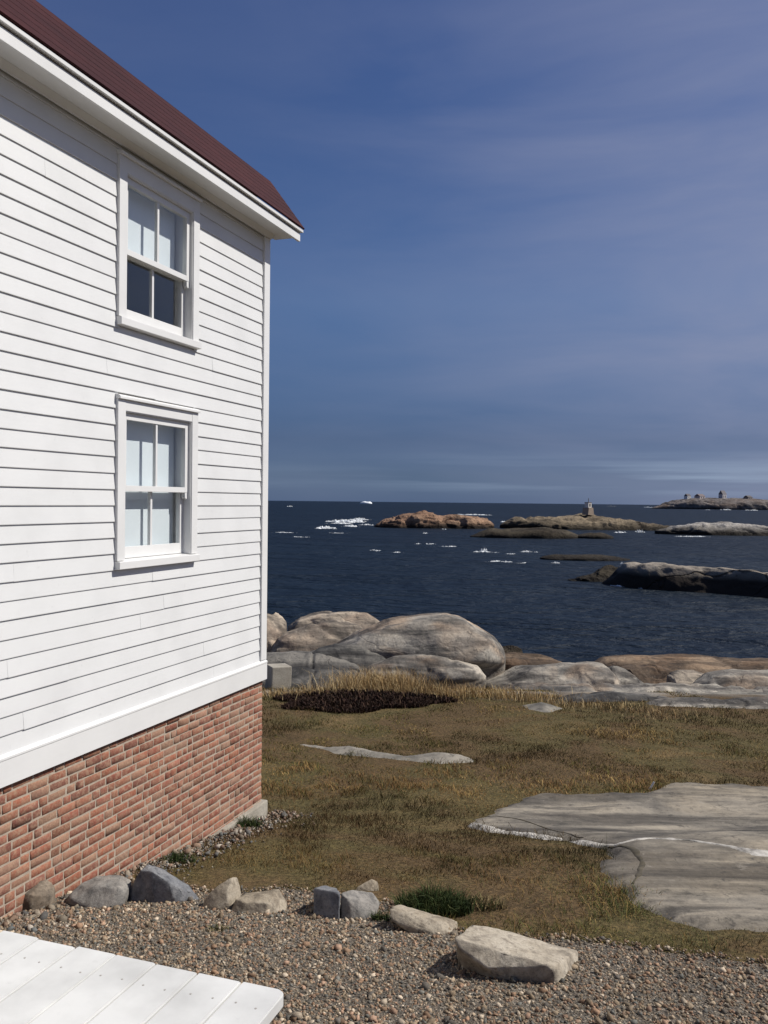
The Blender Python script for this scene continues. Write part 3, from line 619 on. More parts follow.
# ------------------------------------------------------------------ white deck at the near left
m, N, L, b = newmat('grey_timber'); v = coords(N, L); L.new(ramp(N, L, noise(N, L, v, 8, 5, .6, sc=(1, 1, .15)), [(.3, (.26, .22, .16)), (.7, (.42, .37, .28))]), b.inputs['Base Color']); b.inputs['Roughness'].default_value = .9
M_TIMBER = m
m, N, L, b = newmat('rusty_screw'); b.inputs['Base Color'].default_value = (.34, .32, .29, 1); b.inputs['Roughness'].default_value = .6; b.inputs['Metallic'].default_value = .2
M_SCREW = m
dk = HC+.013*PV+.013*DV+PV*2.412-DV*4.615; deck = thing('wooden_deck', (dk[0], dk[1], CZ-2.05), 'white painted wooden deck of long planks beside the gravel', 'deck', rz=-HOUSE_TH)
DZ = -1.40+2.05; PW = .1455
for i in range(16):
    x1 = -i*PW; x0 = x1-PW+.005; jy = random.uniform(-.006, .006); jz = random.uniform(-.0015, .0015); rad = .03 if i == 0 else .004
    out = [(x0, -7.0), (x1, -7.0)]
    for t in np.linspace(0, math.pi/2, 7): out.append((x1-rad+rad*math.cos(t), jy-rad+rad*math.sin(t)))
    out += [(x0+.004, jy), (x0, jy-.004)]
    bm = bmesh.new(); f = bm.faces.new([bm.verts.new((p[0], p[1], DZ+jz)) for p in out]); ex = bmesh.ops.extrude_face_region(bm, geom=[f])
    for q in ex['geom']:
        if isinstance(q, bmesh.types.BMVert): q.co.z -= .034
    bmesh.ops.recalc_face_normals(bm, faces=bm.faces)
    hor = [e for e in bm.edges if abs(e.verts[0].co.z-e.verts[1].co.z) < 1e-6 and e.verts[0].co.z > DZ-.01]
    bmesh.ops.bevel(bm, geom=hor, offset=.004, segments=2, affect='EDGES')
    me = bpy.data.meshes.new('plank'); bm.to_mesh(me); bm.free(); pl = link_mesh('plank', me, M_DECK, deck)
    for q in (.26, .74):
        sc_ = MB(); sx_, sy_ = x0+(x1-x0)*q+random.uniform(-.006, .006), -.115+random.uniform(-.012, .012)
        sc_.cyl((sx_, sy_, DZ+jz-.002), (sx_, sy_, DZ+jz+.0008), .0033, .0033, 8); sc_.build('screw', M_SCREW, pl)
for yy in (-.14, -1.18, -2.23, -4.5, -6.8):
    mb = MB(); mb.box(-16*PW+.02, -.045, yy, yy+.045, DZ-.175, DZ-.036); mb.build('joist', M_TIMBER, deck)
for yy in (-.28, -3.4, -6.7):
    for xx in (-.15, -2.2):
        mb = MB(); mb.box(xx, xx+.09, yy, yy+.09, -.35, DZ-.176); mb.build('post', M_TIMBER, deck, bevel=.004)

# ------------------------------------------------------------------ stones bordering the gravel
def gy(px, py): return G(px, py)[1]
M_ST_GREY = rock_mat('grey_fieldstone', (.20, .19, .175), (.27, .25, .225), (.10, .097, .092), None, 6, None, .15, .06, False)
M_ST_BLUE = rock_mat('bluish_fieldstone', (.15, .155, .165), (.21, .21, .215), (.085, .087, .095), None, 7, None, .15, .06, False)
M_ST_TAN = rock_mat('tan_fieldstone', (.29, .245, .185), (.35, .305, .24), (.15, .125, .095), None, 6, None, .15, .06, False)
M_ST_PALE = rock_mat('pale_fieldstone', (.35, .305, .24), (.42, .375, .305), (.18, .155, .125), None, 6, None, .15, .06, False)
SG = 'stones bordering the gravel'
M_ST_BRN = rock_mat('brown_fieldstone', (.17, .135, .10), (.23, .19, .145), (.09, .075, .06), None, 6, None, .15, .06, False)
hs = hull_stone
cut_stone('border_stone', 14, 49, 888, 916, gy(31, 914)+.05, .20, [(0, -.2, 1, .8)], M_ST_BRN, 'small rounded brown stone nearest the brick wall', 3, SG)
hs('border_stone', [(62, 909, .06), (68, 896, .05), (78, 885, .12), (95, 876, .24), (120, 875, .24), (131, 880, .20), (127, 893, .06), (120, 910, 0), (92, 911, -.03), (72, 900, .0), (98, 886, .04), (118, 887, .04), (75, 900, .34), (131, 900, .34)], gy(96, 909), M_ST_GREY, 'smooth flat-topped grey stone in front of the brick wall', 5, SG, .007, .012)
hs('border_stone', [(127, 896, .08), (131, 903, .02), (155, 907, -.02), (178, 907, -.02), (147, 863, .12), (139, 870, .05), (152, 871, .02), (168, 882, .0), (188, 884, .10), (196, 893, .06), (203, 905, .05), (165, 870, .22), (150, 890, .36), (195, 900, .32)], gy(165, 904), M_ST_BLUE, 'dark bluish angular stone with a peak on its left end', 8, SG, .007)
hs('border_stone', [(203, 911, .02), (206, 897, .05), (216, 888, .06), (233, 877, .09), (237, 877, .13), (241, 893, .12), (239, 907, .06), (231, 913, -.02), (213, 913, -.03), (227, 895, .0), (212, 905, .2), (239, 905, .25)], gy(222, 911), M_ST_TAN, 'tan wedge stone rising to a point on its right', 13, SG, .007)
hs('border_stone', [(231, 911, .02), (235, 899, .04), (247, 893, .12), (262, 892, .13), (279, 889, .13), (287, 905, .07), (286, 915, .01), (266, 918, -.05), (240, 916, -.03), (268, 903, -.02), (245, 902, .0), (238, 902, .26), (285, 900, .27)], gy(260, 915), M_ST_TAN, 'blocky low tan stone with a notched front', 17, SG, .007)
hs('border_stone', [(314, 917, .02), (314, 888, .06), (325, 886, .14), (337, 889, .06), (340, 893, -.02), (339, 919, -.06), (316, 900, .26), (330, 890, .26)], gy(346, 919), M_ST_BLUE, 'dark bluish upright block with a square left face', 21, SG, .007)
hs('border_stone', [(341, 918, -.04), (341, 893, .0), (352, 889, .10), (372, 893, .14), (379, 903, .09), (376, 913, .03), (368, 922, -.03), (352, 921, -.05), (348, 899, -.03), (345, 905, .28), (376, 905, .28)], gy(346, 919), M_ST_GREY, 'speckled grey half of the split block right beside the bluish half', 24, SG, .007)
hs('border_stone', [(350, 897, .0), (357, 886, .02), (372, 878, .06), (378, 882, .06), (379, 899, .0), (360, 892, .12), (377, 890, .14)], gy(364, 898)+.14, M_ST_TAN, 'little pale stone poking out behind the split grey block', 27, SG, .007)
hs('border_stone', [(389, 907, .04), (391, 920, .0), (418, 929, -.03), (446, 939, -.06), (459, 936, .0), (458, 922, .08), (436, 916, .12), (417, 911, .14), (400, 905, .15), (440, 925, .0), (412, 915, .03), (455, 922, .25), (405, 908, .24)], gy(424, 934), M_ST_TAN, 'long sloping tan stone beside the green grass tuft', 31, SG, .007)
hs('border_stone', [(455, 938, .13), (459, 948, .10), (472, 923, .34), (488, 931, .38), (517, 941, .40), (556, 945, .38), (578, 951, .33), (478, 948, .09), (458, 954, gy(458, 954)-gy(545, 988)), (470, 966, gy(470, 966)-gy(545, 988)), (488, 976, gy(488, 976)-gy(545, 988)+.02), (501, 958, .05), (530, 964, .02), (552, 966, .0), (488, 968, .03), (511, 977, .07), (540, 986, .06), (560, 990, .04), (574, 978, .18), (578, 962, .28)], gy(545, 988), M_ST_PALE, 'largest pale flat-topped stone with dark front at the row end', 36, SG, .007, .012)

# ------------------------------------------------------------------ slab outcrop in the turf
M_SLAB = rock_mat('weathered_slab_granite', (.145, .132, .113), (.205, .183, .152), (.068, .063, .058), (.19, .165, .13), .9, None, .10, .03, True, .22)
def _steps(X, Y, seed):
    st = fbm(X*.42+.1*Y, Y*1.15-.22*X, oct=3, seed=47+seed)*6+.12*fbm(X*5, Y*5, oct=3, seed=49+seed); fl = np.floor(st); fr_ = st-fl
    return .016*(fl+np.clip(fr_*5, 0, 1)-.5)*.9
def slab_z(X, Y, poly, h, sd=None, seed=0):
    sd = poly_sd(X, Y, poly) if sd is None else sd
    sd = sd+.15*fbm(X*2.2, Y*2.2, oct=3, seed=31+seed)+.07*fbm(X*7, Y*7, oct=3, seed=36+seed)
    return ground(X, Y)+np.clip(sd*.30, -.05, h)+np.clip(sd*4, 0, 1)*np.maximum(_steps(X, Y, seed)*.8+.018, .002)+.008*fbm(X*.9+.25*Y, Y*2.6-.3*X, oct=5, seed=41+seed), sd
sx = np.array([p[0] for p in SLAB]); sy = np.array([p[1] for p in SLAB])
slab = thing('rock_slab', (SLAB_C[0], SLAB_C[1], float(ground(*SLAB_C))), 'broad flat grey rock slab with a white quartz vein in the grass', 'rock')
g_ = grid_obj('slab', np.arange(sx.min()-.3, sx.max()+.3, .028), np.arange(sy.min()-.3, sy.max()+.3, .026), lambda X, Y: slab_z(X, Y, SLAB, .03)[0], M_SLAB, keep=lambda X, Y: slab_z(X, Y, SLAB, .03)[1] > -.10, loc=(SLAB_C[0], SLAB_C[1], float(ground(*SLAB_C))))
g_.parent = slab; g_.location = (0, 0, 0)
def ribbon(name, pts_px, widths, lift, mat, parent, seed=0, poly=SLAB, h=.03, step=.02):
    P = [np.array(G(*p)) for p in pts_px]; out = []; 
    for i in range(len(P)-1):
        n = max(2, int(np.linalg.norm(P[i+1]-P[i])/step))
        for t in np.linspace(0, 1, n, endpoint=False): out.append((P[i]*(1-t)+P[i+1]*t, widths[i]*(1-t)+widths[i+1]*t))
    out.append((P[-1], widths[-1])); c = np.array([o[0] for o in out]); w = np.array([o[1] for o in out])
    k = np.hanning(9); k /= k.sum(); c = np.stack([np.convolve(np.pad(c[:, i], 4, mode='edge'), k, 'valid') for i in (0, 1)], -1)
    tg = np.gradient(c, axis=0); tg /= np.linalg.norm(tg, axis=1, keepdims=True)+1e-9; nr = np.stack([-tg[:, 1], tg[:, 0]], -1); s = np.arange(len(c))*.02
    c = c+nr*(.02*fbm(s*3, s*0+seed, oct=3, seed=seed))[:, None]; w = w*np.clip(1+1.5*fbm(s*9, s*0+4, oct=4, seed=seed+3), .12, 2.2)
    rows = []
    for q, l in ((-1, -.012), (-.5, lift), (.5, lift), (1, -.012)):
        p = c+nr*(w*q/2)[:, None]; z = slab_z(p[:, 0], p[:, 1], poly, h)[0]+l; rows.append(np.column_stack([p, z]))
    V = np.stack(rows, 1).reshape(-1, 3)-np.array(parent.location); I = np.arange(len(V)).reshape(-1, 4)
    Fc = np.stack([I[:-1, :-1], I[:-1, 1:], I[1:, 1:], I[1:, :-1]], -1).reshape(-1, 4)
    return np_mesh(name, V, Fc, mat, parent, smooth=True)
m, N, L, b = newmat('white_quartz'); v = coords(N, L); L.new(ramp(N, L, noise(N, L, v, 9, 5, .7), [(.36, (.17, .155, .135)), (.50, (.38, .355, .315)), (.68, (.56, .53, .48))]), b.inputs['Base Color']); b.inputs['Roughness'].default_value = .7
bump(N, L, b, noise(N, L, v, 30, 4, .7), .6, .01); M_QUARTZ = m
m, N, L, b = newmat('crack_soil'); v = coords(N, L); L.new(ramp(N, L, noise(N, L, v, 12, 5, .7), [(.3, (.035, .03, .02)), (.7, (.085, .07, .045))]), b.inputs['Base Color']); b.inputs['Roughness'].default_value = 1; M_CRACK = m
ribbon('quartz_vein', [(467, 827), (490, 832), (520, 836), (560, 841), (596, 848), (622, 850), (650, 847), (690, 851), (722, 857), (760, 862), (820, 862)], [.10, .13, .10, .09, .06, .02, .05, .08, .07, .16, .2], .006, M_QUARTZ, slab, 2)
ribbon('crack', [(608, 849), (622, 853), (636, 860), (642, 870), (638, 884), (634, 890)], [.03, .05, .06, .045, .035, .015], .005, M_CRACK, slab, 5)
ribbon('crack', [(485, 818), (520, 824), (552, 834), (585, 843)], [.015, .03, .035, .02], .004, M_CRACK, slab, 7)
# two thin slabs just breaking the turf
M_SLAB2 = rock_mat('pale_slab_granite', (.21, .195, .165), (.28, .255, .215), (.10, .095, .085), None, 1.2, None, .1, .03)
def small_slab(px, label, seed):
    poly = [G(*p) for p in px]; c = (float(np.mean([p[0] for p in poly])), float(np.mean([p[1] for p in poly]))); xs = [p[0] for p in poly]; ys = [p[1] for p in poly]; lo = (c[0], c[1], float(ground(*c)))
    def zf(X, Y): sd = poly_sd(X, Y, poly)+.05*fbm(X*3, Y*3, oct=3, seed=seed); return ground(X, Y)+np.clip(sd*.35, -.05, .09)+.015*fbm(X*2.5, Y*4, oct=3, seed=seed)
    o = grid_obj('rock_slab', np.arange(min(xs)-.3, max(xs)+.3, .04), np.arange(min(ys)-.3, max(ys)+.3, .04), zf, M_SLAB2, keep=lambda X, Y: poly_sd(X, Y, poly) > -.10, loc=lo)
    return tag(o, label, 'rock'), poly
_, SLAB_B = small_slab([(302, 745), (330, 747.5), (355, 748.5), (380, 754), (405, 757), (430, 755.5), (470, 758), (478, 763), (440, 764.5), (400, 761), (350, 755), (315, 749)], 'thin pale strip of rock lying in the grass left of the large slab', 61)
_, SLAB_C2 = small_slab([(522, 706), (545, 704), (565, 709), (548, 713), (528, 710)], 'tiny pale rock patch in the grass below the shore ledges', 66)

# ------------------------------------------------------------------ shore boulders and ledges
SH = 'shore rocks at the edge of the turf'
lr = loft_rock
big = lr('shore_boulder', [(326, 656), (338, 644), (360, 632), (388, 622), (420, 616), (447, 613.5), (462, 617), (480, 627), (495, 637), (503, 648), (505, 655)], [(326, 660), (400, 659), (440, 660), (470, 664), (505, 664)], 20.8, 1.6, M_GRANITE, 'largest smooth grey whaleback boulder in the middle of the shore', 'rock', SH, .07, .9, .62, 3, nu=200, nv=100, ridge=.3, amp2=.022, fr2=5, cuts=14, flat=(.84, .98), under=.45)
lr('shore_boulder', [(356, 676), (372, 664), (395, 657), (430, 657), (458, 660), (478, 667), (486, 676)], [(356, 682), (486, 680)], 19.3, .7, M_GRANITE, 'low curved grey rock tucked under the largest boulder', 'rock', SH, .06, 1.2, .5, 8, nu=150, nv=70, ridge=.4, amp2=.022, fr2=5, cuts=12, under=.3)
lr('shore_boulder', [(300, 664), (312, 652), (335, 646), (362, 648), (380, 655), (398, 668)], [(300, 676), (398, 676)], 19.7, .8, M_GRANITE_D, 'dark grey hump left of the curved rock under the largest boulder', 'rock', SH, .08, 1.3, .6, 15, ridge=.4, nu=150, nv=70, amp2=.022, fr2=5, cuts=16)
lr('shore_boulder', [(240, 640), (252, 618), (266, 611), (278, 613), (286, 622), (288, 634), (287, 642)], [(240, 648), (288, 645)], 22.0, .9, M_GRANITE_P, 'rounded pinkish rock half hidden by the house corner', 'rock', SH, .08, 1.2, .7, 22, ridge=.4, nu=150, nv=70, amp2=.022, fr2=5, cuts=16)
lr('shore_boulder', [(288, 626), (300, 617), (325, 611), (350, 610), (368, 613), (380, 622), (384, 630)], [(288, 640), (384, 640)], 24.0, 1.0, M_GRANITE_P, 'pinkish ridge behind the other rocks at the water edge', 'rock', SH, .10, 1.0, .7, 28, ridge=.4, nu=150, nv=70, amp2=.022, fr2=5, cuts=16)
lr('shore_boulder', [(268, 648), (285, 634), (310, 624), (335, 621), (356, 625), (372, 634), (380, 644)], [(268, 660), (380, 655)], 21.6, 1.2, M_GRANITE_P, 'pale pink and grey rock left of the largest boulder', 'rock', SH, .11, 1.1, .6, 35, ridge=.5, nu=150, nv=70, amp2=.022, fr2=5, cuts=16)
lr('shore_ledge', [(240, 664), (262, 655), (290, 653), (320, 655), (345, 660), (365, 668)], [(240, 676), (365, 676)], 19.4, .9, M_GRANITE_D, 'dark grey layered ledge beside the concrete block', 'rock', SH, .09, 1.3, .4, 41, ridge=.6, nu=150, nv=70, amp2=.03, fr2=4, cuts=16)
lr('shore_ledge', [(250, 676), (275, 668), (310, 667), (345, 670), (370, 678), (375, 682)], [(250, 690), (375, 688)], 18.2, .8, M_GRANITE_D, 'lowest dark grey ledge behind the dark heath mat', 'rock', SH, .06, 1.4, .4, 48, ridge=.6, nu=150, nv=70, amp2=.03, fr2=4, cuts=16)
SL = dict(nu=170, nv=80, amp2=.022, fr2=5, cuts=16)
lr('shore_boulder', [(494, 664), (502, 655), (518, 652), (535, 653), (550, 657), (566, 664)], [(494, 668), (566, 669)], 21.5, .8, M_GRANITE_O, 'ochre rock just right of the largest boulder', 'rock', SH, .06, 1.3, .6, 52, ridge=.4, under=.25, **SL)
lr('shore_boulder', [(497, 653), (503, 647), (512, 645), (520, 648), (524, 655)], [(497, 660), (524, 660)], 22.5, .4, M_REEF, 'small dark brown rock perched beyond the ochre rock', 'rock', SH, .06, 2, .7, 54, ridge=.4, under=.25, **SL)
lr('shore_ledge', [(590, 666), (604, 658), (630, 655), (680, 656), (720, 658), (768, 661), (860, 665), (930, 672)], [(590, 672), (930, 682)], 25.5, 1.6, M_GRANITE_O, 'long brown ridge farthest back along the right shore', 'rock', SH, .10, .8, .6, 57, ridge=.5, under=.25, **SL)
lr('shore_ledge', [(478, 682), (505, 676), (518, 670), (532, 666), (560, 663), (590, 663), (606, 665), (616, 675), (622, 686)], [(478, 688), (622, 692)], 20.2, 1.2, M_GRANITE, 'smooth grey hump ending in a curved crack right of the largest boulder', 'rock', SH, .05, .9, .5, 63, ridge=.3, under=.25, **SL)
lr('shore_ledge', [(606, 669), (614, 664), (626, 669), (638, 677), (645, 684)], [(606, 690), (645, 690)], 20.5, .8, M_GRANITE, 'grey wedge of rock just right of the curved crack', 'rock', SH, .05, 1.2, .5, 66, ridge=.3, under=.25, **SL)
lr('shore_ledge', [(620, 669), (636, 665), (655, 667), (672, 672), (684, 680)], [(620, 682), (684, 688)], 22.0, .9, M_GRANITE_O, 'tan broken ledge with dark hollows in front of the brown ridge', 'rock', SH, .12, 1.4, .5, 69, ridge=.8, under=.25, **SL)
lr('shore_ledge', [(668, 676), (680, 671), (695, 671), (704, 675), (710, 682)], [(668, 688), (710, 690)], 20.6, .6, M_GRANITE_P, 'short pale rounded rock between the tan ledge and the right slab', 'rock', SH, .05, 1.2, .6, 72, ridge=.3, under=.25, **SL)
lr('shore_ledge', [(694, 683), (712, 674), (745, 672), (790, 673), (860, 678), (930, 690)], [(694, 694), (930, 700)], 20.0, 1.1, M_GRANITE, 'grey slab running off the right side of the photo', 'rock', SH, .05, 1.0, .5, 75, ridge=.4, under=.25, **SL)
lr('shore_ledge', [(500, 691), (520, 685), (560, 687), (600, 684), (625, 687), (660, 684), (700, 687), (740, 688), (790, 690), (880, 698)], [(500, 694), (700, 702), (880, 716)], 18.2, 1.0, M_GRANITE, 'long low grey slab along the front of the right ledges', 'rock', SH, .10, 1.0, .45, 81, ridge=1.0, nu=200, nv=90, amp2=.05, fr2=4, cuts=18, steps=.9)
lr('shore_ledge', [(668, 704), (700, 698), (740, 694), (790, 696), (870, 706)], [(668, 709), (780, 713), (870, 722)], 16.6, .8, M_SLAB2, 'pale low slab nearest the grass at the right edge', 'rock', SH, .05, 1.3, .45, 87, ridge=.4, under=.25, **SL)
lr('shore_ledge', [(548, 703), (575, 697), (606, 695), (640, 696), (672, 699), (690, 704)], [(548, 707), (690, 712)], 15.3, .55, M_GRANITE_D, 'dark streaked ledge breaking out of the turf below the curved crack', 'rock', SH, .06, 1.5, .5, 84, ridge=.9, **SL)
lr('shore_ledge', [(640, 708), (668, 702), (705, 699), (745, 699), (790, 701), (860, 708)], [(640, 712), (860, 722)], 14.7, .6, M_GRANITE, 'grey broken ledge just in front of the pale low slab', 'rock', SH, .06, 1.4, .5, 93, ridge=.9, **SL)
# concrete block
q = at(278, 682, 17.0); mb = MB(); mb.box(-.20, .20, -.2, .2, -.15, .47)
o = mb.build('concrete_block', M_CONC, None, (float(q[0]), 17.0, float(ground(q[0], 17.0))), bevel=.02); o.rotation_euler = (0, .03, .45); tag(o, 'square weathered concrete block standing behind the house corner', 'block')

# ------------------------------------------------------------------ islets, reefs, far island
def sea_y(py, px): r = ray(px, py); return r[1]*(-CZ/r[2])
IG = 'rocky islets offshore'
lr('rocky_islet', [(600, 584), (614, 574), (624, 564), (640, 562), (665, 563), (700, 565), (735, 567), (768, 570), (830, 573), (900, 580), (960, 590)], [(600, 590), (668, 600), (768, 606), (960, 620)], (72, 54), 3.6, M_ISLET, 'long grey cracked islet nearest on the right, dark at its waterline', 'islet', IG, .16, .20, .72, 101, 260, 90, bury=1.5, ridge=.8, amp2=.16, cuts=18, fr2=5, steps=.6)
lr('rocky_islet', [(568, 579), (582, 575.8), (594, 574.2), (602, 568), (612, 564.5), (624, 564.5), (634, 573), (642, 582)], [(568, 583), (642, 586)], 74.5, 1.8, M_REEF, 'dark brown rock at the left tip of the nearest islet', 'islet', IG, .25, .35, .7, 107, 110, 60, bury=1.5, ridge=.6, amp2=.2, cuts=18, steps=.5)
lr('rocky_islet', [(374, 526), (384, 519), (400, 514), (416, 511), (424, 510), (434, 514), (441, 517), (450, 514), (462, 515), (478, 516), (488, 518), (494, 525)], 528.0, sea_y(527.5, 430), 9, M_ISLET_P, 'reddish lumpy islet with white surf at its left', 'islet', IG, 1.2, .12, .6, 113, 200, 70, bury=2, ridge=.7, amp2=.6, cuts=18, flat=(.92, 1.0), steps=.6)
lr('rocky_islet', [(500, 525), (515, 518), (540, 516), (560, 517), (575, 514), (584, 512), (596, 513), (605, 517), (625, 519), (650, 522), (680, 525), (705, 528)], [(500, 527), (705, 531.5)], sea_y(529, 590), 9, M_ISLET_B, 'long low tawny islet carrying the small beacon', 'islet', IG, 1.0, .13, .6, 119, 220, 70, bury=2, ridge=.6, amp2=.6, cuts=18, flat=(.92, 1.0), steps=.6)
lr('rocky_islet', [(655, 530), (675, 525), (700, 523), (720, 522.5), (745, 524), (768, 528), (800, 530), (850, 535)], [(655, 534), (768, 536), (850, 538)], sea_y(534.5, 720), 7, M_ISLET_W, 'pale bleached islet at the right below the far island', 'islet', IG, .7, .16, .6, 125, 180, 60, bury=2, ridge=.6, amp2=.5, cuts=18, flat=(.92, 1.0), steps=.6)
lr('sea_reef', [(470, 536), (490, 530), (515, 529), (545, 528), (565, 530), (578, 535)], [(470, 537.5), (578, 538.5)], sea_y(537.5, 530), 5, M_REEF, 'low dark reef lying in front of the beacon islet', 'reef', IG, .5, .2, .6, 131, 90, 40, bury=2)
lr('sea_reef', [(574, 536), (590, 532), (604, 533), (613, 537)], [(574, 538), (613, 538.6)], sea_y(538.0, 590), 3.5, M_REEF, 'small dark reef at the right end of the low reef', 'reef', IG, .4, .25, .6, 137, 60, 36, bury=2)
lr('sea_reef', [(540, 557.5), (565, 555), (590, 554.5), (612, 556), (630, 559)], [(540, 558.5), (630, 561)], sea_y(559.5, 585), 2.5, M_REEF, 'dark awash reef between the beacon islet and the nearest islet', 'reef', IG, .35, .3, .6, 143, 70, 36, bury=2)
YF = sea_y(509.3, 715)
lr('far_island', [(652, 508), (664, 504), (676, 500), (688, 498), (705, 498), (724, 498.5), (738, 498.5), (752, 498.5), (770, 500), (800, 500), (860, 504), (920, 509)], [(652, 509.3), (770, 510.4), (920, 512)], YF, 60, M_FAR, 'hazy distant island with buildings at the right of the horizon', 'island', None, 3.0, .028, .6, 151, 240, 70, bury=4, ridge=.5, amp2=2.6, steps=.5)
def sea_house(x0, x1, ytop, ybot, roofc, wallc, label, hip=False):
    a = at(x0, ybot+1.2, YF-6); b_ = at(x1, ytop, YF-6); w = b_[0]-a[0]; h = b_[2]-a[2]; dp = max(w*.7, 5)
    t = thing('island_house', (float((a[0]+b_[0])/2), YF-6, float(a[2])), label, 'house', 'buildings on the far island', rz=.6); w *= .9
    def mm(n, c):
        m_, N_, L_, bb = newmat(n); vv = coords(N_, L_); L_.new(ramp(N_, L_, noise(N_, L_, vv, .8, 4, .6), [(.3, tuple(x*.85 for x in c)), (.7, c)]), bb.inputs['Base Color']); bb.inputs['Roughness'].default_value = .9; return m_
    mw, mr2_ = mm('far_wall_paint', wallc), mm('far_roofing', roofc)
    mb = MB(); mb.box(-w/2, w/2, -dp/2, dp/2, 0, h*.62); wl_ = mb.build('wall', mw, t)
    mb = MB(); mb.prism([(-dp/2-.3, h*.62), (dp/2+.3, h*.62), (0, h)], -w/2-.3, w/2+.3, lambda p, s: (s, p[0], p[1])); mb.build('roof', mr2_, t)
    mg = mm('far_window_glass', (.05, .055, .065))
    for xa, xb in ((-w*.3, -w*.12), (w*.12, w*.3)): mb = MB(); mb.box(xa, xb, -dp/2-.08, -dp/2+.05, h*.25, h*.5); mb.build('window', mg, wl_)
    return t
sea_house(684.5, 690.5, 493.8, 498.5, (.10, .09, .095), (.75, .73, .70), 'leftmost small white house on the far island')
sea_house(695, 704.5, 494.0, 498.5, (.15, .12, .12), (.48, .42, .41), 'long low dark-roofed house in the middle of the far island')
sea_house(719, 726, 490.5, 499, (.13, .12, .13), (.52, .49, .49), 'tallest house standing on the far island')
sea_house(744, 752, 495.5, 499, (.09, .08, .08), (.28, .24, .22), 'low dark building rightmost on the far island')
# beacon
YB = sea_y(529, 590); q0 = at(588, 512.5, YB); q1 = at(588, 499, YB); HB = q1[2]-q0[2]
bc_ = thing('beacon', (float(q0[0]), YB, float(q0[2])), 'small boxy navigation beacon standing on the tawny islet', 'beacon', rz=.65)
def flat(n, c, r=.8):
    m_, N_, L_, bb = newmat(n); vv = coords(N_, L_); L_.new(ramp(N_, L_, noise(N_, L_, vv, 2.5, 4, .6), [(.3, tuple(x*.75 for x in c)), (.7, c)]), bb.inputs['Base Color']); bb.inputs['Roughness'].default_value = r; return m_
mb = MB(); mb.prism([(-1.15, -.6), (1.15, -.6), (.85, HB*.36), (-.85, HB*.36)], -1, 1, lambda p, t: (p[0], t, p[1])); mb.build('plinth', flat('rusty_plinth_paint', (.30, .235, .18)), bc_)
mb = MB(); mb.box(-.62, .62, -.62, .62, HB*.36, HB*.72); tw = mb.build('tower', flat('beacon_white_paint', (.70, .67, .62)), bc_)
mb = MB(); mb.box(-.2, .2, -.68, -.6, HB*.44, HB*.66); mb.build('door', flat('beacon_door_paint', (.08, .06, .05)), tw)
mb = MB(); mb.box(-.66, .66, -.66, .66, HB*.72, HB*.76); mb.build('platform', flat('beacon_platform_paint', (.16, .12, .11)), bc_)
mb = MB(); mb.cyl((.4, .2, HB*.76), (.4, .2, HB*1.06), .10, .09); mb.build('lantern_mast', flat('beacon_mast_paint', (.25, .23, .22)), bc_)
# iceberg on the horizon
m, N, L, b = newmat('iceberg_ice'); v = coords(N, L); L.new(ramp(N, L, noise(N, L, v, .2, 4, .6), [(.3, (.80, .86, .90)), (.7, (.9, .92, .93))]), b.inputs['Base Color']); b.inputs['Roughness'].default_value = .6
lr('iceberg', [(360, 502.9), (362, 501.9), (364.5, 501.2), (367, 501.8), (370, 501.6), (372, 502.9)], 503.3, 2600, 14, m, 'tiny white iceberg on the horizon above the reddish islet', 'iceberg', None, 1.0, .06, .5, 161, 50, 30, bury=3)

# ------------------------------------------------------------------ surf and whitecaps: low irregular foam heaps
m, N, L, b = newmat('sea_foam'); v = coords(N, L, jitter=False); L.new(ramp(N, L, noise(N, L, v, .6, 4, .6), [(.3, (.50, .55, .58)), (.6, (.78, .80, .81))]), b.inputs['Base Color']); b.inputs['Roughness'].default_value = .8
L.new(ramp(N, L, noise(N, L, v, 1.1, 5, .75, sc=(1, .5, 2)), [(.39, (.02, .02, .02)), (.58, (.92, .92, .92))]), b.inputs['Alpha'])
fv, ff = [], []
def foam(px, py, wpx, dpth, h, seed):
    """a patch of broken water: many small flat streaks and a few higher crests"""
    rg = np.random.default_rng(seed); Y = sea_y(py, px); c = at(px, py, Y); w = wpx/F*Y; k = int(16+wpx*2.0); nn, mm_ = 9, 5
    U, Vv = np.meshgrid(np.linspace(-1, 1, nn), np.linspace(-1, 1, mm_)); spine = rg.uniform(0, 6.28)
    for j in range(k):
        u = np.clip(rg.normal(0, .42), -1, 1); env = (1-u*u)**.5; bw = w*rg.uniform(.015, .11)*(.5+.5*env); bd = dpth*rg.uniform(.08, .4); bh = h*env*rg.uniform(.0, 1)**2.2+.01
        x0 = c[0]+u*w/2; y0 = Y+dpth*(rg.normal(0, .45)+.5*math.sin(u*3+spine))
        e = np.clip(1-U**2, 0, 1)**.6; X = x0+U*bw*(1+.2*Vv*rg.normal()); Yy = y0+Vv*bd*e+bd*.5*U*rg.normal(0, .6); Z = -.05+(bh+.06)*np.clip(1-Vv**2, 0, 1)**.6*e*rg.uniform(.4, 1.0, U.shape)
        b0 = len(fv); fv.extend(np.stack([X, Yy, Z], -1).reshape(-1, 3).tolist()); I = np.arange(nn*mm_).reshape(mm_, nn)+b0
        ff.extend(np.stack([I[:-1, :-1], I[:-1, 1:], I[1:, 1:], I[1:, :-1]], -1).reshape(-1, 4).tolist())
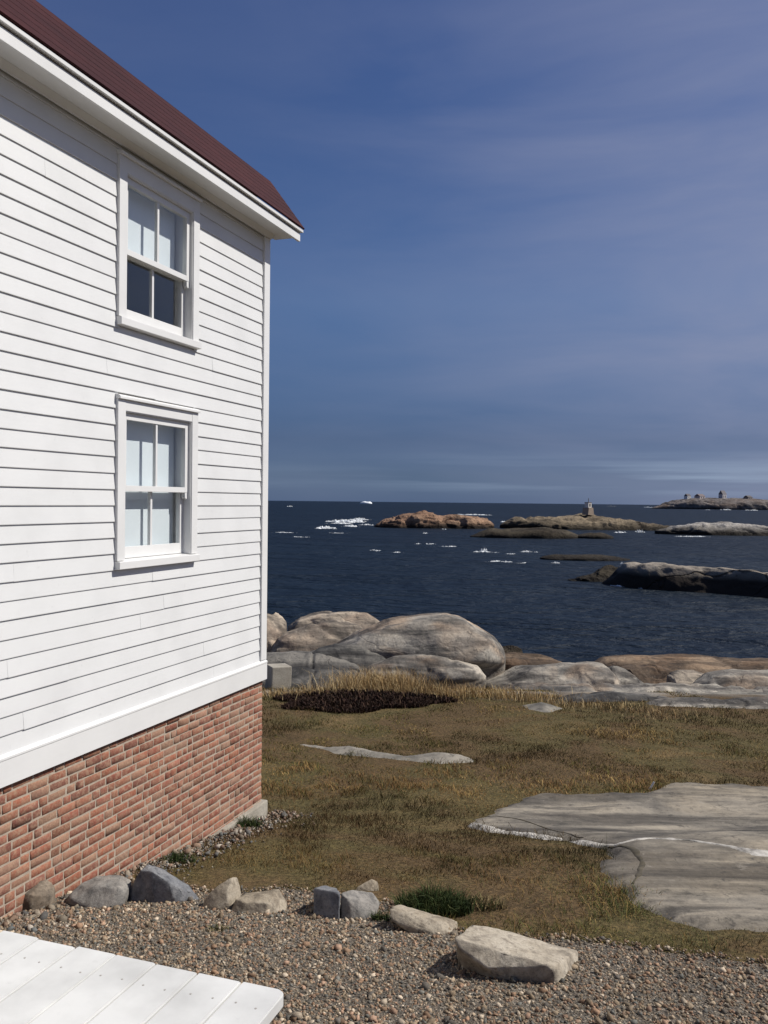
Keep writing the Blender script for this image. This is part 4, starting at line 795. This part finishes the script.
for i, a_ in enumerate([(345, 522, 40, 5, 1.0), (326, 528.5, 24, 4, .6), (360, 519.8, 26, 3, .9), (392, 527.5, 24, 1.5, .3), (486, 526.5, 14, 1.5, .4), (520, 530.5, 30, 1.5, .25), (560, 531.5, 24, 1.2, .2), (690, 536.5, 40, 1.2, .2), (620, 586, 20, .5, .12), (349, 521.5, 38, 4, 1.0), (325, 528, 24, 3.5, .7), (352, 526.5, 22, 3, .6), (340, 523.5, 30, 2.5, .5), (366, 525, 16, 2, .5), (285, 532.5, 26, 1.6, .08), (338, 533, 22, 1.3, .08),
                        (375, 550.5, 13, 1.08, 0.2), (398, 552.5, 12, .5, .12), (418, 544, 9, 0.96, 0.12), (430, 544, 12, 0.96, 0.13999999999999999), (448, 546.5, 18, .6, .15), (484, 552, 28, 1.0, .22), (483, 550.5, 10, .6, .65), (500, 561.5, 30, .8, .15), (511, 554, 12, 0.72, 0.12), (520, 563, 16, .6, .12),
                        (528, 552, 22, .5, .25), (556, 563, 12, .6, .18), (472, 515.0, 40, 2.5, .8), (505, 522, 14, 2, .5), (509, 526, 20, 1.6, .3), (425, 533.5, 7, 1.2, .5), (444, 529.5, 6, 1, .4), (621, 532.6, 18, 1.2, .4), (640, 532.2, 12, 1.5, .8),
                        (648, 507.6, 7, 14, 3.0), (726, 510.0, 14, 10, 2.2), (752, 510.4, 16, 8, 1.6), (708, 510, 8, 6, 1.2), (290, 506.5, 8, 6, 1.2), (612, 506.3, 10, 5, .8), (300, 537, 20, .8, .1), (560, 520, 10, 2, .4), (622, 564, 6, .6, .35), (640, 588, 10, .5, .15)]):
    foam(*a_, 200+i*7)
np_mesh('surf_foam', fv, ff, m, smooth=True); tag(bpy.data.objects['surf_foam'], 'white surf and whitecaps scattered over the dark sea', 'surf', kind='stuff')

# ------------------------------------------------------------------ gravel pebbles
ico = bmesh.new(); bmesh.ops.create_icosphere(ico, subdivisions=1, radius=1); IV = np.array([v.co[:] for v in ico.verts]); IF = np.array([[v.index for v in f.verts] for f in ico.faces]); ico.free()
def pebbles(name, X, Y, Z, r, cols, rg):
    n = len(X); sc = r[:, None]*np.stack([rg.uniform(.75, 1.35, n), rg.uniform(.65, 1.2, n), rg.uniform(.5, 1.0, n)], -1)
    base = IV[None]*(1+rg.normal(0, .28, (n, len(IV), 1))); A = rg.uniform(0, 2*math.pi, n); c, s = np.cos(A), np.sin(A)
    T = rg.normal(0, .7, n); V = base*sc[:, None, :]
    x = V[..., 0]*c[:, None]-V[..., 1]*s[:, None]; y = V[..., 0]*s[:, None]+V[..., 1]*c[:, None]; z = V[..., 2]
    x, z = x*np.cos(T)[:, None]-z*np.sin(T)[:, None], x*np.sin(T)[:, None]+z*np.cos(T)[:, None]
    V = np.stack([x+X[:, None], y+Y[:, None], z+Z[:, None]], -1).reshape(-1, 3)
    Fc = (IF[None]+np.arange(n)[:, None, None]*len(IV)).reshape(-1, 3)
    return np_mesh(name, V, Fc, M_PEB, col=np.repeat(cols, len(IV), 0))
PAL = np.array([(.185, .150, .110), (.215, .18, .135), (.14, .125, .105), (.22, .15, .105), (.10, .095, .088), (.28, .235, .18), (.17, .12, .085), (.36, .32, .265), (.115, .12, .115), (.235, .165, .125)])
rg = np.random.default_rng(11); n0 = 135000
X = rg.uniform(-3.3, 3.6, n0); Y = 2.3+rg.power(1.0, n0)*4.0
sd = gr_sd(X, Y); hx = (X-HC[0])*PV[0]+(Y-HC[1])*PV[1]
keep = (sd > -.03) & (hx > .0) & ((sd > .12) | (rg.random(n0) < .6)); X, Y = X[keep], Y[keep]; n = len(X)
r = np.clip(rg.lognormal(math.log(.0056), .42, n)*(1+.25*(Y < 3.6)), .0025, .022)
c = PAL[rg.integers(0, len(PAL), n)]*rg.uniform(.6, 1.35, (n, 1)); bl_ = 1.08+.25*fbm(X*1.3, Y*1.3, oct=2, seed=77); c = c*bl_[:, None]*np.array((1.08, 1.0, .90))
# strip of paler stones along the footing
n1 = 3000; t = rg.uniform(-4.0, .25, n1); off = np.abs(rg.normal(0, .16, n1))+.03; pp = HC[None]+PV[None]*off[:, None]+DV[None]*t[:, None]
r1 = np.clip(rg.lognormal(math.log(.007), .5, n1), .003, .03); c1 = PAL[rg.integers(0, len(PAL), n1)]*rg.uniform(.7, 1.15, (n1, 1))
X = np.r_[X, pp[:, 0]]; Y = np.r_[Y, pp[:, 1]]; r = np.r_[r, r1]; c = np.vstack([c, c1])
tag(pebbles('gravel', X, Y, ground(X, Y)+.010+r*.30, r, c, rg), 'mixed pink, grey and tan gravel in front of the house', 'gravel', kind='stuff')

# ------------------------------------------------------------------ grass
def blades(name, X, Y, Z, h, w, cols, rg, lean=.6, mat=None):
    n = len(X); A = rg.uniform(0, 2*math.pi, n); ln = np.abs(rg.normal(lean, .3, n)); D = rg.uniform(0, 2*math.pi, n)
    ax, ay = np.cos(A)*w/2, np.sin(A)*w/2; lx, ly = np.cos(D)*ln*h, np.sin(D)*ln*h
    p0 = np.stack([X-ax, Y-ay, Z], -1); p1 = np.stack([X+ax, Y+ay, Z], -1)
    m0 = np.stack([X-ax*.75+lx*.38, Y-ay*.75+ly*.38, Z+h*.62], -1); m1 = np.stack([X+ax*.75+lx*.38, Y+ay*.75+ly*.38, Z+h*.62], -1); tp = np.stack([X+lx, Y+ly, Z+h*(.75+.25*(1-np.clip(ln, 0, 1)))], -1)
    V = np.stack([p0, p1, m1, m0, tp], 1).reshape(-1, 3); b_ = np.arange(n)[:, None]*5
    Fc = np.concatenate([b_+np.array([[0, 1, 2]]), b_+np.array([[0, 2, 3]]), b_+np.array([[3, 2, 4]])], 0)
    return np_mesh(name, V, Fc, mat or M_BLADE, col=np.repeat(cols, 5, 0))
STRAW = np.array((.32, .22, .088)); BROWN = np.array((.172, .112, .040)); OLIVE = np.array((.094, .085, .024)); GREEN = np.array((.062, .072, .022)); RUST = np.array((.195, .108, .045))
def grass_colour(X, Y, rg):
    n = len(X); u = fbm(X*.45, Y*.45, oct=4, seed=5)*1.6; q = fbm(X*1.7+9, Y*1.7, oct=3, seed=6)*1.5; rn = rg.random(n)
    near_slab = np.clip(1-np.abs(poly_sd(X, Y, SLAB))/.55, 0, 1)*(Y < 6.6); gravel_edge = np.clip(1-np.abs(poly_sd(X, Y, GRAVEL))/.9, 0, 1)*np.clip(.6+1.2*fbm(X*1.2, Y*1.2, oct=2, seed=84), 0, 1)
    wS = np.clip(-.02+.07*np.clip(Y-6.5, 0, 1.5)+.45*q+.2*u+.016*(Y-10), .015, 2); wB = np.clip(.60+.5*u, .05, 2); wO = np.clip(.32-1.4*u+.05*(Y-7.5)+.9*np.clip(fbm(X*.9, Y*1.3, oct=3, seed=83)*2, -.4, 1), .03, 2.5); wG = np.clip(.06-.25*q, .0, 1)+.8*near_slab+.8*gravel_edge; wR = np.clip(.22+.9*u-.3*q, 0, 1)*(Y < 12)
    Wt = np.stack([wS, wB, wO, wG, wR], -1); Wt /= Wt.sum(1, keepdims=True); cum = Wt.cumsum(1); idx = (rn[:, None] > cum).sum(1).clip(0, 4)
    tone = np.clip(.84+1.5*fbm(X*.5+3, Y*.55, oct=4, seed=81)+.6*fbm(X*2.6, Y*1.8, oct=3, seed=82), .30, 1.5)
    return np.stack([STRAW, BROWN, OLIVE, GREEN, RUST])[idx]*rg.uniform(.6, 1.25, (n, 1))*tone[:, None]
rg = np.random.default_rng(23); XS, YS = [], []
for (ya, yb, dens) in ((4.2, 6.5, 3600), (6.5, 9, 2600), (9, 12.5, 1500), (12.5, 16, 900), (16, 21.5, 520)):
    xa, xb = -.42*yb-.3, .47*yb+.6; n = int((xb-xa)*(yb-ya)*dens); XS.append(rg.uniform(xa, xb, n)); YS.append(rg.uniform(ya, yb, n))
X = np.concatenate(XS); Y = np.concatenate(YS)
hx = (X-HC[0])*PV[0]+(Y-HC[1])*PV[1]; hy = (X-HC[0])*DV[0]+(Y-HC[1])*DV[1]
sdS = poly_sd(X, Y, SLAB)+.15*fbm(X*2.2, Y*2.2, oct=3, seed=31)+.07*fbm(X*7, Y*7, oct=3, seed=36)-.30*np.clip(fbm(X*1.4, Y*2.6, oct=3, seed=95)-.05, 0, 1); inside_house = (hx < .03) & (hy < .03)
strip = (hx < .36+.18*fbm(X*3, Y*3, oct=2, seed=70)) & (hy < .3)
keep = ~inside_house & (gr_sd(X, Y) < -.0+.05*rg.random(len(X))) & (sdS < .22*rg.random(len(X))**3) & (poly_sd(X, Y, SLAB_B)+.10*fbm(X*3, Y*5, oct=3, seed=90) < .03+.1*rg.random(len(X))**3) & (poly_sd(X, Y, SLAB_C2)+.10*fbm(X*4, Y*4, oct=3, seed=91) < .04) & (~strip | (rg.random(len(X)) < .5))
EDGE = sorted(G(*p) for p in [(120, 704), (230, 697), (275, 692), (340, 686), (380, 679), (420, 682), (480, 690), (540, 691), (570, 698), (600, 695), (640, 701), (670, 707), (700, 706), (740, 711), (768, 709), (900, 716)])
keep &= Y < np.interp(X, [p[0] for p in EDGE], [p[1] for p in EDGE])+.9*fbm(X*1.5, X*0, oct=4, seed=71)
keep &= (fbm(X*2.4, Y*2.4, oct=3, seed=33) > -.32) | (rg.random(len(X)) < .5)
keep &= (fbm(X*1.3+5, Y*1.6, oct=4, seed=34) < .36) | (rg.random(len(X)) < .5)
X, Y = X[keep], Y[keep]; n = len(X)
h = (.020+.030*rg.random(n))*np.clip(.62+.19*(Y-5), .62, 1)*(1+.5*np.clip(fbm(X*1.1, Y*1.1, oct=3, seed=44)*2, -.6, 1))*(1+.012*np.clip(Y-9, 0, 12)); h = h*np.clip(.85+1.3*fbm(X*3.6, Y*3.6, oct=3, seed=45), .35, 2.1)*np.where(rg.random(n) < .012, 2.2, 1); edge = np.clip(1-np.abs(poly_sd(X, Y, SLAB))/.4, 0, 1)*(Y < 7.5); h = h*(1+.8*edge)
w = .0028+.00045*np.clip(Y-4, 0, 20)
tag(blades('grass', X, Y, ground(X, Y)-.004, h, w, grass_colour(X, Y, rg), rg, .9), 'short brown and olive turf between the house and the shore', 'grass', kind='stuff')
# taller straw-coloured grass by the ledges
def patch(pxs, n, hh, rg, spread=.35):
    P = np.array([G(*p) for p in pxs]); k = rg.integers(0, len(P), n); return P[k, 0]+rg.normal(0, spread*1.6, n), P[k, 1]+rg.normal(0, spread, n), hh*rg.uniform(.5, 1.25, n)
parts_ = [patch([(352, 696), (362, 694), (374, 692), (386, 693), (398, 695), (408, 697)], 2600, .46, rg, .2), patch([(330, 698), (350, 697), (410, 697), (425, 697)], 1500, .26, rg, .25),
          patch([(432, 697), (455, 696), (480, 696), (505, 698), (530, 701)], 1800, .22, rg, .22), patch([(585, 706), (612, 708), (640, 712), (668, 716)], 700, .12, rg, .22), patch([(272, 697), (290, 697), (310, 697)], 700, .18, rg, .2)]
X = np.concatenate([p[0] for p in parts_]); Y = np.concatenate([p[1] for p in parts_]); h = np.concatenate([p[2] for p in parts_]); n = len(X)
cols = np.stack([(.44, .31, .15), (.36, .24, .11), (.26, .17, .08), (.50, .39, .21)])[rg.integers(0, 4, n)]*rg.uniform(.7, 1.2, (n, 1))
tag(blades('dry_grass', X, Y, ground(X, Y)-.01, h, np.full(n, .0075), cols, rg, .55), 'tall straw-coloured dry grass in front of the shore rocks', 'grass', kind='stuff')
# dark heath mat
c0 = G(356, 702); e0 = G(272, 703); e1 = G(440, 705); rx = (e1[0]-e0[0])/2; ry = .95
n = 12000; t = rg.uniform(0, 2*math.pi, n); q = np.sqrt(rg.random(n)); lob = 1+.16*np.sin(3*t+1)+.10*np.sin(7*t)
X = c0[0]+rx*q*lob*np.cos(t); Y = c0[1]+ry*q*lob*np.sin(t); Z = ground(X, Y)+.14*(1-q**2)*rg.random(n)
cols = np.stack([(.030, .016, .013), (.042, .022, .016), (.022, .014, .010), (.055, .032, .02)])[rg.integers(0, 4, n)]*rg.uniform(.7, 1.3, (n, 1))
org = np.array([c0[0], c0[1], float(ground(*c0))])
o = blades('heath_shrub', X-org[0], Y-org[1], Z-org[2]-.01, .05+.05*rg.random(n), np.full(n, .022), cols, rg, .7); o.location = tuple(org); tag(o, 'dark reddish-brown heath mat spreading over the grass near the shore rocks', 'shrub')
# green tufts
def tuft(px, py, wd, hh, n, label, cols, seed, dy=.08):
    rg = np.random.default_rng(seed); gx, gy_ = G(px, py); t = rg.uniform(0, 2*math.pi, n); q = np.sqrt(rg.random(n)); X = wd*q*np.cos(t); Y = wd*.6*q*np.sin(t)
    z0 = float(ground(gx, gy_)); Z = ground(gx+X, gy_+Y)-z0-.005; c_ = np.array(cols)[rg.integers(0, len(cols), n)]*rg.uniform(.65, 1.35, (n, 1))
    o = blades('grass_tuft', X, Y, Z, hh*(1-.45*q)*rg.uniform(.55, 1.1, n), np.full(n, .005), c_, rg, .55); o.location = (gx, gy_, z0); return tag(o, label, 'plant')
GC = [(.028, .046, .014), (.04, .060, .018), (.022, .034, .012), (.075, .085, .03)]
tuft(434, 912, .22, .20, 1500, 'bushy dark green grass tuft behind the long sloping tan stone', GC, 81)
tuft(382, 922, .06, .10, 170, 'little green weed between the blue-grey block and the sloping stone', GC, 82)
tuft(247, 828, .13, .14, 420, 'dark green weed growing at the corner of the footing', GC, 83)
tuft(178, 862, .12, .10, 330, 'low green weed behind the dark bluish stone near the wall', GC, 84)
tuft(218, 932, .07, .06, 130, 'sparse pale green weed sprouting in the gravel', [(.10, .10, .04), (.14, .12, .05)], 85)
tuft(482, 908, .14, .12, 260, 'dry straw tuft right of the bushy green tuft', [(.26, .2, .1), (.16, .12, .06), (.07, .08, .03)], 86)
# small litter on the slab edge
gx, gy_ = G(651, 791); mb = MB(); mb.cyl((-.02, 0, .0), (.03, .0, .085), .011, .009, 10); tag(mb.build('driftwood_stick', M_TRIM, None, (gx, gy_, float(ground(gx, gy_)))), 'short white stick leaning at the back edge of the large slab', 'stick')
